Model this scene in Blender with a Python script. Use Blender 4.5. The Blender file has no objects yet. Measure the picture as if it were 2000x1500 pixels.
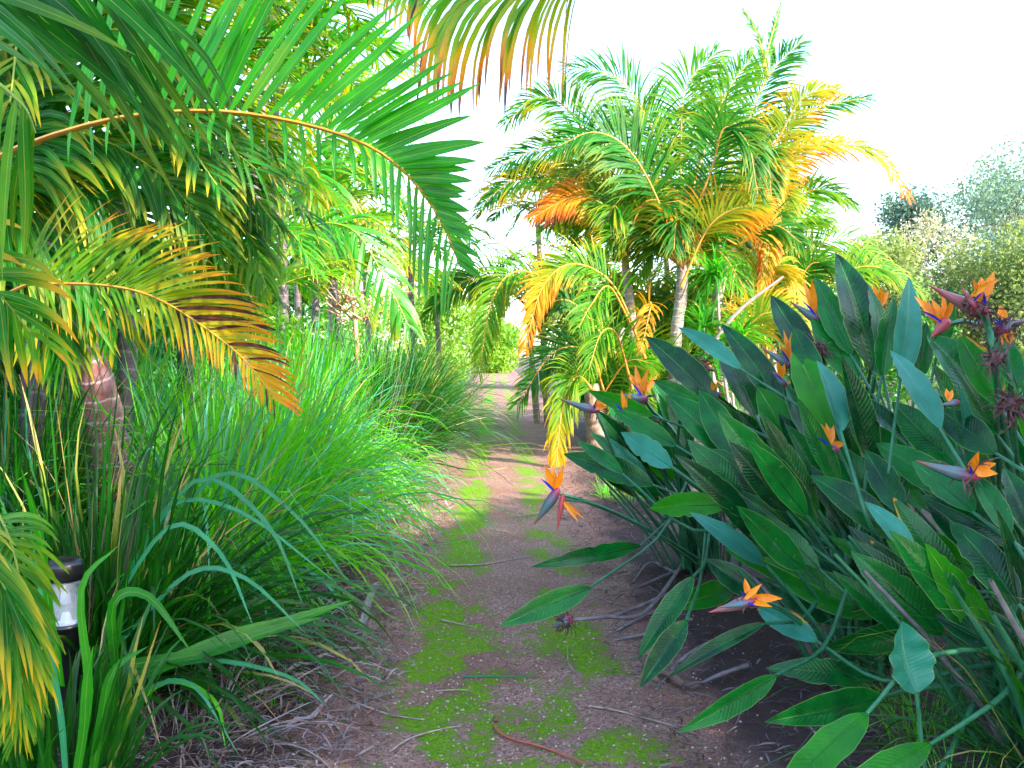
import bpy, math, random
import numpy as np
from mathutils import Vector, Matrix
R = random.Random(7)
rng = np.random.default_rng(7)
scn = bpy.context.scene
COL = scn.collection
# ------------------------------------------------------------------ camera, sky, sun, exposure
F = 1732.0
CAMZ = 1.40
PITCH = math.atan(60 / F)
cam_d = bpy.data.cameras.new('camera')
cam_d.sensor_width = 36.0
cam_d.lens = 36.0 * F / 2000.0
cam_d.clip_start = 0.05
cam_d.clip_end = 900.0
cam = bpy.data.objects.new('camera', cam_d)
COL.objects.link(cam)
cam.location = (0, 0, CAMZ)
cam.rotation_euler = (math.pi / 2 - PITCH, 0, 0)
scn.camera = cam
SUNV = Vector((0.72, -0.58, 0.52)).normalized()
w = bpy.data.worlds.new('World')
scn.world = w
w.use_nodes = True
wn = w.node_tree.nodes
wl = w.node_tree.links
sky = wn.new('ShaderNodeTexSky')
sky.sky_type = 'NISHITA'
sky.sun_disc = False
sky.sun_elevation = math.asin(SUNV.z)
sky.sun_rotation = math.atan2(SUNV.x, SUNV.y)
sky.air_density = 1.0
sky.dust_density = 1.2
bgn = wn['Background']
bgn.inputs['Strength'].default_value = 0.15
# thin bright high cloud: part of the blue is veiled to white
bw = wn.new('ShaderNodeRGBToBW'); wl.new(sky.outputs[0], bw.inputs[0])
sc_ = wn.new('ShaderNodeMath'); sc_.operation = 'MULTIPLY'; sc_.inputs[1].default_value = 1.25; wl.new(bw.outputs[0], sc_.inputs[0])
mxs = wn.new('ShaderNodeMix'); mxs.data_type = 'RGBA'; mxs.inputs[0].default_value = .0
wl.new(sky.outputs[0], mxs.inputs[6]); wl.new(sc_.outputs[0], mxs.inputs[7])
wl.new(mxs.outputs[2], bgn.inputs[0])
sd = bpy.data.lights.new('sun', 'SUN')
sd.energy = 2.7
sd.angle = math.radians(0.53)
sd.color = (1.0, 0.93, 0.80)
so = bpy.data.objects.new('sun', sd)
COL.objects.link(so)
so.rotation_euler = (-SUNV).to_track_quat('-Z', 'Y').to_euler()
so.location = (10, -5, 12)
vs = scn.view_settings
vs.view_transform = 'Standard'
vs.look = 'None'
vs.gamma = 1.0
vs.use_curve_mapping = False
vs.exposure = 2.6
scn.cycles.max_bounces = 8
scn.cycles.diffuse_bounces = 4
scn.cycles.glossy_bounces = 3
scn.cycles.transmission_bounces = 6

# ------------------------------------------------------------------ geometry helpers
CP, SP = math.cos(PITCH), math.sin(PITCH)
def P(px, py, d):
    """point at distance d (m, along the view axis) seen at photo pixel (px, py)"""
    x = (px - 1000) / F * d
    v = -(py - 750) / F * d
    return np.array([x, d * CP + v * SP, CAMZ - d * SP + v * CP])
def G(px, py, z=0.0):
    a = P(px, py, 1.0) - np.array([0, 0, CAMZ])
    k = (z - CAMZ) / a[2]
    return np.array([a[0] * k, a[1] * k, z])
def nz(a):
    return a / np.maximum(np.linalg.norm(a, axis=-1, keepdims=True), 1e-9)
def A(*a):
    return np.array(a, float)
def catmull(c, n):
    c = np.asarray(c, float)
    c = np.vstack([2 * c[0] - c[1], c, 2 * c[-1] - c[-2]])
    m = len(c) - 3
    u = np.linspace(0, m, n)
    i = np.minimum(u.astype(int), m - 1)
    t = (u - i)[:, None]
    a, b, d, e = c[i], c[i + 1], c[i + 2], c[i + 3]
    return 0.5 * (2 * b + (d - a) * t + (2 * a - 5 * b + 4 * d - e) * t**2 + (3 * b - a - 3 * d + e) * t**3)

class MB:
    def __init__(s):
        s.v = []; s.q = []; s.qm = []; s.a = []; s.uv = []; s.n = 0
    def add(s, v, q, a=None, uv=None, mi=0):
        v = np.asarray(v, float).reshape(-1, 3)
        q = np.asarray(q, int).reshape(-1, 4)
        s.v.append(v); s.q.append(q + s.n); s.qm.append(np.full(len(q), mi))
        s.a.append(np.zeros((len(v), 3)) if a is None else np.broadcast_to(a, (len(v), 3)))
        s.uv.append(np.zeros((len(v), 2)) if uv is None else np.asarray(uv, float).reshape(-1, 2))
        s.n += len(v)
    def build(s, name, mats, parent=None, origin=None, smooth=True):
        V = np.vstack(s.v); Q = np.vstack(s.q)
        if origin is None:
            origin = V.mean(0); origin[2] = V[:, 2].min()
        me = bpy.data.meshes.new(name)
        me.vertices.add(len(V)); me.vertices.foreach_set('co', (V - origin).astype('f').ravel())
        # quads whose last two ids are equal are triangles
        tri = Q[:, 2] == Q[:, 3]
        tot = np.where(tri, 3, 4)
        st = np.concatenate([[0], np.cumsum(tot)[:-1]])
        keep = np.ones(Q.shape, bool); keep[tri, 3] = False
        L = Q[keep]
        me.loops.add(len(L)); me.loops.foreach_set('vertex_index', L.astype('i'))
        me.polygons.add(len(Q)); me.polygons.foreach_set('loop_start', st.astype('i'))
        me.polygons.foreach_set('loop_total', tot.astype('i'))
        if not isinstance(mats, (list, tuple)): mats = [mats]
        for m in mats: me.materials.append(m)
        me.polygons.foreach_set('material_index', np.concatenate(s.qm).astype('i'))
        me.polygons.foreach_set('use_smooth', np.full(len(Q), smooth))
        at = me.attributes.new('lf', 'FLOAT_VECTOR', 'POINT')
        at.data.foreach_set('vector', np.vstack(s.a).astype('f').ravel())
        uvl = me.uv_layers.new(name='UVMap')
        uvl.data.foreach_set('uv', np.vstack(s.uv)[L].astype('f').ravel())
        me.update(calc_edges=True)
        me.validate()
        o = bpy.data.objects.new(name, me)
        COL.objects.link(o)
        place(o, origin, parent)
        return o
WPOS = {}
def place(o, origin, parent):
    origin = np.asarray(origin, float)
    WPOS[o.name] = origin
    if parent is not None:
        o.parent = parent
        o.location = origin - WPOS[parent.name]
    else:
        o.location = origin
def thing(name, label, cat, loc, group=None):
    o = bpy.data.objects.new(name, None)
    COL.objects.link(o)
    o.empty_display_size = 0.2
    place(o, loc, None)
    return tag(o, label, cat, group)
def tag(o, label=None, cat=None, group=None, kind=None):
    if label: o['label'] = label
    if cat: o['category'] = cat
    if group: o['group'] = group
    if kind: o['kind'] = kind
    return o

PROF = {
 'leaflet': ([0, .04, .18, .5, .8, .95, 1], [.35, .6, .95, 1, .62, .2, .02]),
 'grass': ([0, .1, .45, .8, .95, 1], [.75, .9, 1, .62, .22, .02]),
 'strel': ([0, .06, .18, .36, .6, .8, .93, 1], [.16, .44, .80, 1, .90, .56, .24, .01]),
 'sepal': ([0, .2, .5, .75, 1], [.25, .7, 1, .6, .01]),
 'litter': ([0, .2, .6, 1], [.4, 1, .8, .1]),
}
def blades(P0, D0, L, droop, W, N, n=6, fold=0.25, prof='leaflet', dry=0.0, drytip=0.0, rnd=None, grav=(0, 0, -1), twist=0.0, k=3, pw=1.0, wob=0.0):
    """N ribbons at once: returns verts (M,n+1,k,3), attr, uv. dry / drytip per blade"""
    P0 = np.atleast_2d(P0); M = len(P0)
    D = nz(np.broadcast_to(D0, (M, 3)).astype(float)); Nn = nz(np.broadcast_to(N, (M, 3)).astype(float))
    L = np.broadcast_to(L, (M,)).astype(float); droop = np.broadcast_to(droop, (M,)).astype(float)
    W = np.broadcast_to(W, (M,)).astype(float); dry = np.broadcast_to(dry, (M,)); drytip = np.broadcast_to(drytip, (M,))
    if rnd is None: rnd = rng.random(M)
    g = np.asarray(grav, float)
    p = P0.astype(float).copy(); pts = [p.copy()]; ds = [D.copy()]
    wv = rng.normal(0, 1, (M, 3)) * wob
    for i in range(n):
        t = (i + .5) / n
        D = nz(D + g * (droop * (t**pw) * (1 + pw) / n)[:, None] + wv * math.sin(5 * t + 1) / n)
        p = p + D * (L / n)[:, None]
        pts.append(p.copy()); ds.append(D.copy())
    pts = np.stack(pts, 1); ds = np.stack(ds, 1)
    t = np.linspace(0, 1, n + 1)
    side = nz(np.cross(ds, Nn[:, None, :]))
    nrm = np.cross(side, ds)
    if np.any(twist):
        th = (np.broadcast_to(twist, (M,))[:, None] * t[None, :])[..., None]
        side, nrm = side * np.cos(th) + nrm * np.sin(th), nrm * np.cos(th) - side * np.sin(th)
    wd = W[:, None] * np.interp(t, *PROF[prof])[None, :] * 0.5
    if k == 3:
        u = A(-1, 0, 1)
        V = pts[:, :, None, :] + side[:, :, None, :] * (wd[:, :, None] * u)[..., None] \
            + nrm[:, :, None, :] * (wd[:, :, None] * (np.abs(u) * fold))[..., None]
    else:
        u = A(-1, 1)
        V = pts[:, :, None, :] + side[:, :, None, :] * (wd[:, :, None] * u)[..., None]
    at = np.zeros((M, n + 1, k, 3))
    at[..., 0] = rnd[:, None, None]
    dd = dry[:, None] + drytip[:, None] * np.clip((t[None, :] - .45) / .55, 0, 1)**1.3
    at[..., 1] = np.clip(dd, 0, 1)[:, :, None]
    at[..., 2] = t[None, :, None]
    uv = np.zeros((M, n + 1, k, 2))
    uv[..., 0] = u; uv[..., 1] = t[None, :, None]
    return V, at, uv
def rq(n, k):
    i, j = np.meshgrid(np.arange(n), np.arange(k - 1), indexing='ij')
    a = i * k + j
    return np.stack([a, a + 1, a + k + 1, a + k], -1).reshape(-1, 4)
def add_blades(mb, B, mi=0):
    V, at, uv = B
    M, n1, k, _ = V.shape
    q = rq(n1 - 1, k)
    Q = (q[None] + (np.arange(M) * n1 * k)[:, None, None]).reshape(-1, 4)
    mb.add(V, Q, at.reshape(-1, 3), uv, mi)
def blade_objects(B, name, mat, parent, idx=None):
    V, at, uv = B
    M, n1, k, _ = V.shape
    q = rq(n1 - 1, k)
    out = []
    for i in (range(M) if idx is None else idx):
        mb = MB(); mb.add(V[i], q, at[i].reshape(-1, 3), uv[i])
        out.append(mb.build(name, mat, parent, origin=V[i, 0].mean(0)))
    return out
def tube(mb, pts, rad, sides=6, dry=0.0, rnd=0.5, mi=0, flat=1.0, cap=False, vs_=1.0):
    pts = np.asarray(pts, float); n = len(pts)
    rad = np.broadcast_to(rad, (n,))
    T = nz(np.gradient(pts, axis=0))
    h = A(0, 0, 1) if abs(T[0][2]) < .9 else A(0, 1, 0)
    s = nz(np.cross(T, h)); u = np.cross(s, T)
    th = np.linspace(0, 2 * math.pi, sides + 1)
    V = pts[:, None] + (s[:, None] * np.cos(th)[None, :, None] + u[:, None] * np.sin(th)[None, :, None] * flat) * rad[:, None, None]
    at = np.zeros((n, sides + 1, 3)); at[..., 0] = rnd
    at[..., 1] = np.broadcast_to(dry, (n,))[:, None]; at[..., 2] = np.linspace(0, 1, n)[:, None]
    uv = np.zeros((n, sides + 1, 2)); uv[..., 0] = np.linspace(0, 1, sides + 1)[None]
    seg = np.concatenate([[0], np.cumsum(np.linalg.norm(np.diff(pts, axis=0), axis=1))])
    uv[..., 1] = (seg * vs_)[:, None]
    mb.add(V, rq(n - 1, sides + 1), at.reshape(-1, 3), uv, mi)
    if cap:
        c = np.vstack([pts[-1][None], V[-1]])
        i = np.arange(1, sides + 1)
        mb.add(c, np.stack([np.zeros_like(i), i, i + 1, i + 1], -1), at[-1, 0], np.zeros((len(c), 2)), mi)
def lathe(mb, c, prof, sides=32, mi=0, rnd=0.5):
    c = np.asarray(c, float)
    pr = np.asarray(prof, float); n = len(pr)
    th = np.linspace(0, 2 * math.pi, sides + 1)
    V = np.zeros((n, sides + 1, 3))
    V[..., 0] = c[0] + pr[:, 0:1] * np.cos(th); V[..., 1] = c[1] + pr[:, 0:1] * np.sin(th); V[..., 2] = c[2] + pr[:, 1:2]
    mb.add(V, rq(n - 1, sides + 1), A(rnd, 0, 0), np.zeros((n * (sides + 1), 2)), mi)

# smooth value noise in numpy (for moss / litter placement)
_lat = rng.random((128, 128))
def vnoise(x, y):
    x = np.asarray(x, float); y = np.asarray(y, float)
    i = np.floor(x).astype(int); j = np.floor(y).astype(int)
    fx = x - i; fy = y - j
    fx = fx * fx * (3 - 2 * fx); fy = fy * fy * (3 - 2 * fy)
    g = lambda a, b: _lat[a % 128, b % 128]
    return (g(i, j) * (1 - fx) + g(i + 1, j) * fx) * (1 - fy) + (g(i, j + 1) * (1 - fx) + g(i + 1, j + 1) * fx) * fy
def fbm(x, y, o=4):
    s = 0; a = .5; tot = 0
    for k in range(o):
        s = s + a * vnoise(x * 2**k + 17 * k, y * 2**k + 31 * k); tot += a; a *= .5
    return s / tot

def mossval(x, y):
    s = x - pcx(y)
    band = 1.05 * np.exp(-((s + .30) / .17)**2) + .74 * np.exp(-((s - .30) / .20)**2)
    near = np.clip((4.8 - y) / 1.6, 0, 1)
    band = band * (1 - .35 * near) + near * .50 * np.exp(-(s / .62)**2)
    band = band + np.exp(-((x + .35) / .20)**2 - ((y - 4.6) / .8)**2) * .5
    n = fbm(x * 5.5 + 5, y * 3.6, 5)
    return band * (.25 + 1.35 * np.clip((n - .36) / .22, 0, 1)) * .80
# ------------------------------------------------------------------ materials
def newmat(name):
    m = bpy.data.materials.new(name); m.use_nodes = True
    nt = m.node_tree
    return m, nt.nodes, nt.links, nt.nodes['Principled BSDF'], nt.nodes['Material Output']
def mixc(nd, ln, fac, a, b, bt='MIX'):
    m = nd.new('ShaderNodeMix'); m.data_type = 'RGBA'; m.blend_type = bt
    for s, v in ((m.inputs[0], fac), (m.inputs[6], a), (m.inputs[7], b)):
        if hasattr(v, 'is_linked') or isinstance(v, bpy.types.NodeSocket): ln.new(v, s)
        elif isinstance(v, (tuple, list)): s.default_value = (*v[:3], 1)
        else: s.default_value = v
    return m.outputs[2]
def math_(nd, ln, op, a, b=None, c=None):
    m = nd.new('ShaderNodeMath'); m.operation = op
    for s, v in zip(m.inputs, (a, b, c)):
        if v is None: continue
        if isinstance(v, bpy.types.NodeSocket): ln.new(v, s)
        else: s.default_value = v
    return m.outputs[0]
def noise(nd, ln, scale, detail=3, vec=None, rough=.55):
    n = nd.new('ShaderNodeTexNoise'); n.inputs['Scale'].default_value = scale
    n.inputs['Detail'].default_value = detail; n.inputs['Roughness'].default_value = rough
    if vec is not None: ln.new(vec, n.inputs['Vector'])
    return n.outputs[0]
def ramp(nd, ln, fac, els, interp='LINEAR'):
    r = nd.new('ShaderNodeValToRGB'); r.color_ramp.interpolation = interp
    e = r.color_ramp.elements
    while len(e) > len(els): e.remove(e[-1])
    while len(e) < len(els): e.new(1)
    for x, (p, c) in zip(e, els):
        x.position = p; x.color = (*c, 1)
    if isinstance(fac, bpy.types.NodeSocket): ln.new(fac, r.inputs[0])
    return r.outputs[0]
def maprange(nd, ln, v, a, b, c=0, d=1):
    m = nd.new('ShaderNodeMapRange')
    ln.new(v, m.inputs[0])
    for i, x in zip((1, 2, 3, 4), (a, b, c, d)): m.inputs[i].default_value = x
    return m.outputs[0]
DRY = [(0, (.30, .36, .01)), (.3, (.50, .28, .01)), (.55, (.60, .17, .01)), (.78, (.24, .06, .02)), (1, (.035, .018, .02))]
DRY_GREY = [(0, (.30, .36, .02)), (.3, (.36, .32, .10)), (.6, (.42, .26, .12)), (1, (.20, .14, .10))]
def leafmat(name, g1, g2, trans=.4, tmul=(2.6, 2.3, .5), rough=.36, spec=.5, rib=(.3, .45, .08), ribw=.10, ribf=.35, veins=0, dry=DRY, bump=.15, coat=0):
    m, nd, ln, bs, out = newmat(name)
    at = nd.new('ShaderNodeAttribute'); at.attribute_name = 'lf'
    sp = nd.new('ShaderNodeSeparateXYZ'); ln.new(at.outputs['Vector'], sp.inputs[0])
    uv = nd.new('ShaderNodeUVMap')
    su = nd.new('ShaderNodeSeparateXYZ'); ln.new(uv.outputs[0], su.inputs[0])
    geo = nd.new('ShaderNodeNewGeometry')
    nn = noise(nd, ln, 9, 3, geo.outputs['Position'])
    rn = math_(nd, ln, 'ADD', sp.outputs[0], maprange(nd, ln, nn, .35, .65, -.3, .3))
    c = mixc(nd, ln, math_(nd, ln, 'MINIMUM', math_(nd, ln, 'MAXIMUM', rn, 0.0), 1.0), g1, g2)
    au = math_(nd, ln, 'ABSOLUTE', su.outputs[0])
    if ribf:
        c = mixc(nd, ln, maprange(nd, ln, au, ribw, ribw * .4, 0, ribf), c, rib)
    if veins: c = mixc(nd, ln, maprange(nd, ln, au, .93, .985, 0, .55), c, (.25, .42, .12))
    dn = math_(nd, ln, 'ADD', sp.outputs[1], maprange(nd, ln, noise(nd, ln, 30, 2, geo.outputs['Position']), .3, .7, -.08, .08))
    if veins:
        n5 = noise(nd, ln, 4, 4, geo.outputs['Position']); c = mixc(nd, ln, maprange(nd, ln, n5, .4, .75, 0, .35), c, tuple(x * .35 for x in g1))
        n6 = noise(nd, ln, 60, 3, geo.outputs['Position']); c = mixc(nd, ln, maprange(nd, ln, n6, .66, .74, 0, .5), c, (.20, .16, .05))
    dc = ramp(nd, ln, dn, dry)
    c = mixc(nd, ln, maprange(nd, ln, sp.outputs[1], .02, .22), c, dc)
    ln.new(c, bs.inputs['Base Color'])
    bs.inputs['Roughness'].default_value = rough
    bs.inputs['Specular IOR Level'].default_value = spec
    if coat: bs.inputs['Coat Weight'].default_value = coat; bs.inputs['Coat Roughness'].default_value = .25
    # veins and ripple
    if veins:
        ph = math_(nd, ln, 'ADD', math_(nd, ln, 'MULTIPLY', su.outputs[1], float(veins)), math_(nd, ln, 'MULTIPLY', au, -veins * .12))
        sv = math_(nd, ln, 'SINE', ph)
        h = math_(nd, ln, 'ADD', math_(nd, ln, 'MULTIPLY', sv, .22), math_(nd, ln, 'MULTIPLY', noise(nd, ln, 14, 3, geo.outputs['Position']), 2.0))
    else:
        h = math_(nd, ln, 'SINE', math_(nd, ln, 'MULTIPLY', su.outputs[0], 14.0))
    bp = nd.new('ShaderNodeBump'); bp.inputs['Strength'].default_value = bump; bp.inputs['Distance'].default_value = .004
    ln.new(h, bp.inputs['Height']); ln.new(bp.outputs[0], bs.inputs['Normal'])
    vm = nd.new('ShaderNodeVectorMath'); vm.operation = 'MULTIPLY'
    ln.new(c, vm.inputs[0]); vm.inputs[1].default_value = tmul
    tr = nd.new('ShaderNodeBsdfTranslucent'); ln.new(vm.outputs[0], tr.inputs[0])
    mx = nd.new('ShaderNodeMixShader'); mx.inputs[0].default_value = trans
    ln.new(bs.outputs[0], mx.inputs[1]); ln.new(tr.outputs[0], mx.inputs[2]); ln.new(mx.outputs[0], out.inputs[0])
    return m
M_palm = leafmat('palm_leaf', (.005, .080, .004), (.014, .155, .006), .38, (2.2, 2.3, .4), spec=.2, rough=.45)
M_palmb = leafmat('broad_palm_leaf', (.012, .17, .006), (.03, .26, .008), .5, (2.4, 2.4, .4))
M_areca = leafmat('golden_palm_leaf', (.012, .15, .004), (.075, .26, .004), .44, (2.3, 1.9, .25), spec=.22, rough=.45, rib=(.6, .45, .05))
M_bgpalm = leafmat('pale_palm_leaf', (.02, .20, .015), (.07, .32, .018), .52, (1.9, 1.9, .6), ribf=0)
M_grass = leafmat('grass_blade', (.06, .38, .008), (.16, .54, .02), .42, (2.2, 2.1, .35), rough=.34, ribf=0, dry=DRY_GREY, spec=.5)
M_grassb = leafmat('blue_green_grass_blade', (.06, .34, .15), (.10, .40, .26), .25, (1.6, 2.0, .8), rough=.34, ribf=0, dry=DRY_GREY, spec=.6)  # blue green tint imitates sky sheen on a share of the blades
M_teal = leafmat('teal_strap_blade', (.012, .17, .06), (.03, .24, .11), .2, (1.6, 2.0, .8), rough=.34, ribf=.2, dry=DRY_GREY, spec=.5)  # teal painted in for sky reflection on arching blades
M_grassd = leafmat('dark_grass_blade', (.003, .052, .004), (.009, .125, .006), .26, (2.2, 2.3, .4), rough=.32, ribf=.15, dry=DRY_GREY, spec=.45)
M_strel = leafmat('paradise_leaf', (.0005, .045, .014), (.004, .165, .020), .16, (1.5, 2.8, .4), rough=.27, spec=.36, rib=(.12, .30, .08), ribw=.05, ribf=.8, veins=150, bump=.35)
M_strel2 = leafmat('young_paradise_leaf', (.006, .16, .008), (.025, .26, .008), .24, (2.0, 2.2, .4), rough=.35, spec=.25, rib=(.3, .5, .08), ribw=.045, ribf=.8, veins=150, bump=.35)
M_strelb = leafmat('waxy_leaf_underside', (.010, .18, .11), (.03, .27, .20), .12, (1.2, 2.0, .8), rough=.5, rib=(.3, .5, .3), ribw=.05, ribf=.6, veins=130, bump=.3)
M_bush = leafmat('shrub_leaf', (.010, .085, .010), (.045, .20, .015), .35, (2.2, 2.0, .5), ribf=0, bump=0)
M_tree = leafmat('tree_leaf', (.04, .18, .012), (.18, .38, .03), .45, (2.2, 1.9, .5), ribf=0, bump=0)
M_sunny = leafmat('sun_tinted_leaf', (.08, .26, .02), (.30, .46, .05), .45, (1.6, 1.5, .6), ribf=0, bump=0)  # lighter copy of the tree leaf, far sunlight put into its colour
M_far = leafmat('haze_grey_leaf', (.08, .17, .16), (.20, .28, .20), .3, (1.5, 1.6, .9), ribf=0, bump=0, rough=.9, spec=.05, dry=[(0, (.45, .40, .30)), (.5, (.55, .42, .34)), (1, (.40, .26, .22))])  # grey green leaf, paled and blued to stand in for distance haze
M_olive = leafmat('olive_tree_leaf', (.09, .18, .06), (.30, .34, .12), .35, (1.5, 1.6, .9), ribf=0, bump=0, rough=.9, spec=.05)
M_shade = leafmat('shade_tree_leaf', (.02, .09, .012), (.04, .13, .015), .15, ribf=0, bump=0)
M_litter = leafmat('dry_litter', (.13, .09, .09), (.38, .31, .33), .08, (1, 1, 1), rough=.6, ribf=0, bump=.3, dry=[(0, (.30, .20, .16)), (.5, (.15, .08, .06)), (1, (.05, .035, .035))])
M_mulch = leafmat('dark_mulch', (.05, .035, .04), (.20, .16, .17), .05, (1, 1, 1), rough=.7, ribf=0, bump=.3, dry=[(0, (.16, .10, .08)), (.5, (.09, .05, .04)), (1, (.04, .03, .03))])
M_moss = leafmat('moss', (.07, .22, .004), (.20, .38, .006), .3, (1.5, 1.5, .4), rough=.8, ribf=0, bump=0)

def simplemat(name, c1, c2, scale=12, rough=.6, bump=.3, detail=4, spec=.4, stretch=None, dist=.01):
    m, nd, ln, bs, out = newmat(name)
    geo = nd.new('ShaderNodeNewGeometry')
    vec = geo.outputs['Position']
    if stretch:
        mp = nd.new('ShaderNodeMapping'); mp.inputs['Scale'].default_value = stretch
        ln.new(vec, mp.inputs[0]); vec = mp.outputs[0]
    n = noise(nd, ln, scale, detail, vec)
    c = mixc(nd, ln, maprange(nd, ln, n, .3, .7), c1, c2)
    ln.new(c, bs.inputs['Base Color']); bs.inputs['Roughness'].default_value = rough
    bs.inputs['Specular IOR Level'].default_value = spec
    bp = nd.new('ShaderNodeBump'); bp.inputs['Strength'].default_value = bump; bp.inputs['Distance'].default_value = dist
    ln.new(n, bp.inputs['Height']); ln.new(bp.outputs[0], bs.inputs['Normal'])
    return m
M_rachis = simplemat('orange_rachis', (.38, .16, .02), (.50, .26, .03), 20, .4, .1)
M_rachisg = simplemat('green_rachis', (.10, .22, .02), (.30, .30, .03), 8, .4, .1)
M_bark = simplemat('bark', (.16, .10, .07), (.36, .26, .20), 14, .8, .8, stretch=(3, 3, .6))
M_twig = simplemat('dry_twig', (.22, .16, .14), (.40, .33, .30), 30, .7, .4)
M_redtwig = simplemat('red_stalk', (.28, .06, .04), (.40, .12, .08), 30, .5, .3)
M_pinktwig = simplemat('pink_branch', (.48, .20, .13), (.62, .36, .26), 10, .6, .3)
M_orange = simplemat('orange_sepal', (.85, .20, .005), (.95, .33, .01), 25, .4, .15)
M_blue = simplemat('blue_tongue', (.01, .02, .45), (.03, .05, .60), 25, .35, .1)
M_dead = simplemat('withered_flower', (.045, .02, .03), (.19, .09, .08), 60, .7, .5)
M_stalk = simplemat('green_stalk', (.015, .12, .05), (.04, .20, .10), 12, .35, .1)
M_deadstalk = simplemat('grey_dead_stalk', (.10, .08, .10), (.26, .22, .24), 14, .6, .5)
M_black = simplemat('black_plastic', (.006, .006, .008), (.012, .012, .014), 40, .28, .05, spec=.6)
M_white = simplemat('white_lamp', (.70, .70, .74), (.8, .8, .84), 5, .3, .02)
M_stone = simplemat('pebble', (.25, .17, .14), (.50, .42, .38), 40, .8, .4)

def spathe_mat():
    m, nd, ln, bs, out = newmat('flower_spathe')
    at = nd.new('ShaderNodeAttribute'); at.attribute_name = 'lf'
    sp = nd.new('ShaderNodeSeparateXYZ'); ln.new(at.outputs['Vector'], sp.inputs[0])
    c = ramp(nd, ln, sp.outputs[2], [(0, (.45, .02, .06)), (.18, (.16, .08, .16)), (.4, (.04, .18, .22)), (.75, (.06, .16, .18)), (1, (.35, .05, .03))])
    c2 = mixc(nd, ln, sp.outputs[1], c, (.62, .05, .06))
    ln.new(c2, bs.inputs['Base Color']); bs.inputs['Roughness'].default_value = .38
    return m
M_spathe = spathe_mat()
def trunk_mat(name, c1, c2, ring, rs=9.0):
    m, nd, ln, bs, out = newmat(name)
    uv = nd.new('ShaderNodeUVMap'); su = nd.new('ShaderNodeSeparateXYZ'); ln.new(uv.outputs[0], su.inputs[0])
    geo = nd.new('ShaderNodeNewGeometry')
    n = noise(nd, ln, 18, 4, geo.outputs['Position'])
    wv = math_(nd, ln, 'FRACT', math_(nd, ln, 'ADD', math_(nd, ln, 'MULTIPLY', su.outputs[1], rs), math_(nd, ln, 'MULTIPLY', n, .35)))
    lin = maprange(nd, ln, wv, .86, .96)
    c = mixc(nd, ln, maprange(nd, ln, n, .3, .7), c1, c2)
    c = mixc(nd, ln, lin, c, ring)
    ln.new(c, bs.inputs['Base Color']); bs.inputs['Roughness'].default_value = .6
    h = math_(nd, ln, 'ADD', lin, n)
    bp = nd.new('ShaderNodeBump'); bp.inputs['Strength'].default_value = .5; bp.inputs['Distance'].default_value = .01
    ln.new(h, bp.inputs['Height']); ln.new(bp.outputs[0], bs.inputs['Normal'])
    return m
M_trunk = trunk_mat('ringed_trunk', (.15, .11, .09), (.34, .28, .24), (.46, .40, .36))
M_trunkd = trunk_mat('dark_ringed_trunk', (.06, .04, .05), (.14, .11, .12), (.20, .16, .17))
M_trunkred = trunk_mat('reddish_ringed_trunk', (.20, .055, .05), (.30, .17, .19), (.46, .33, .33))
M_shaft = trunk_mat('orange_crownshaft', (.46, .22, .05), (.52, .36, .12), (.45, .16, .06), 4)

def ground_mat():
    m, nd, ln, bs, out = newmat('garden_soil')
    geo = nd.new('ShaderNodeNewGeometry'); p = geo.outputs['Position']
    n1 = noise(nd, ln, 1.3, 5, p); n2 = noise(nd, ln, 45, 4, p); n3 = noise(nd, ln, 160, 2, p)
    c = mixc(nd, ln, maprange(nd, ln, n1, .35, .65), (.06, .035, .032), (.13, .08, .07))
    c = mixc(nd, ln, maprange(nd, ln, n2, .42, .6), c, (.055, .035, .03))
    c = mixc(nd, ln, maprange(nd, ln, n3, .60, .68, 0, .6), c, (.36, .30, .30))
    ln.new(c, bs.inputs['Base Color']); bs.inputs['Roughness'].default_value = .9
    bp = nd.new('ShaderNodeBump'); bp.inputs['Strength'].default_value = .9; bp.inputs['Distance'].default_value = .02
    ln.new(math_(nd, ln, 'ADD', n2, math_(nd, ln, 'MULTIPLY', n3, .4)), bp.inputs['Height']); ln.new(bp.outputs[0], bs.inputs['Normal'])
    return m
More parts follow.
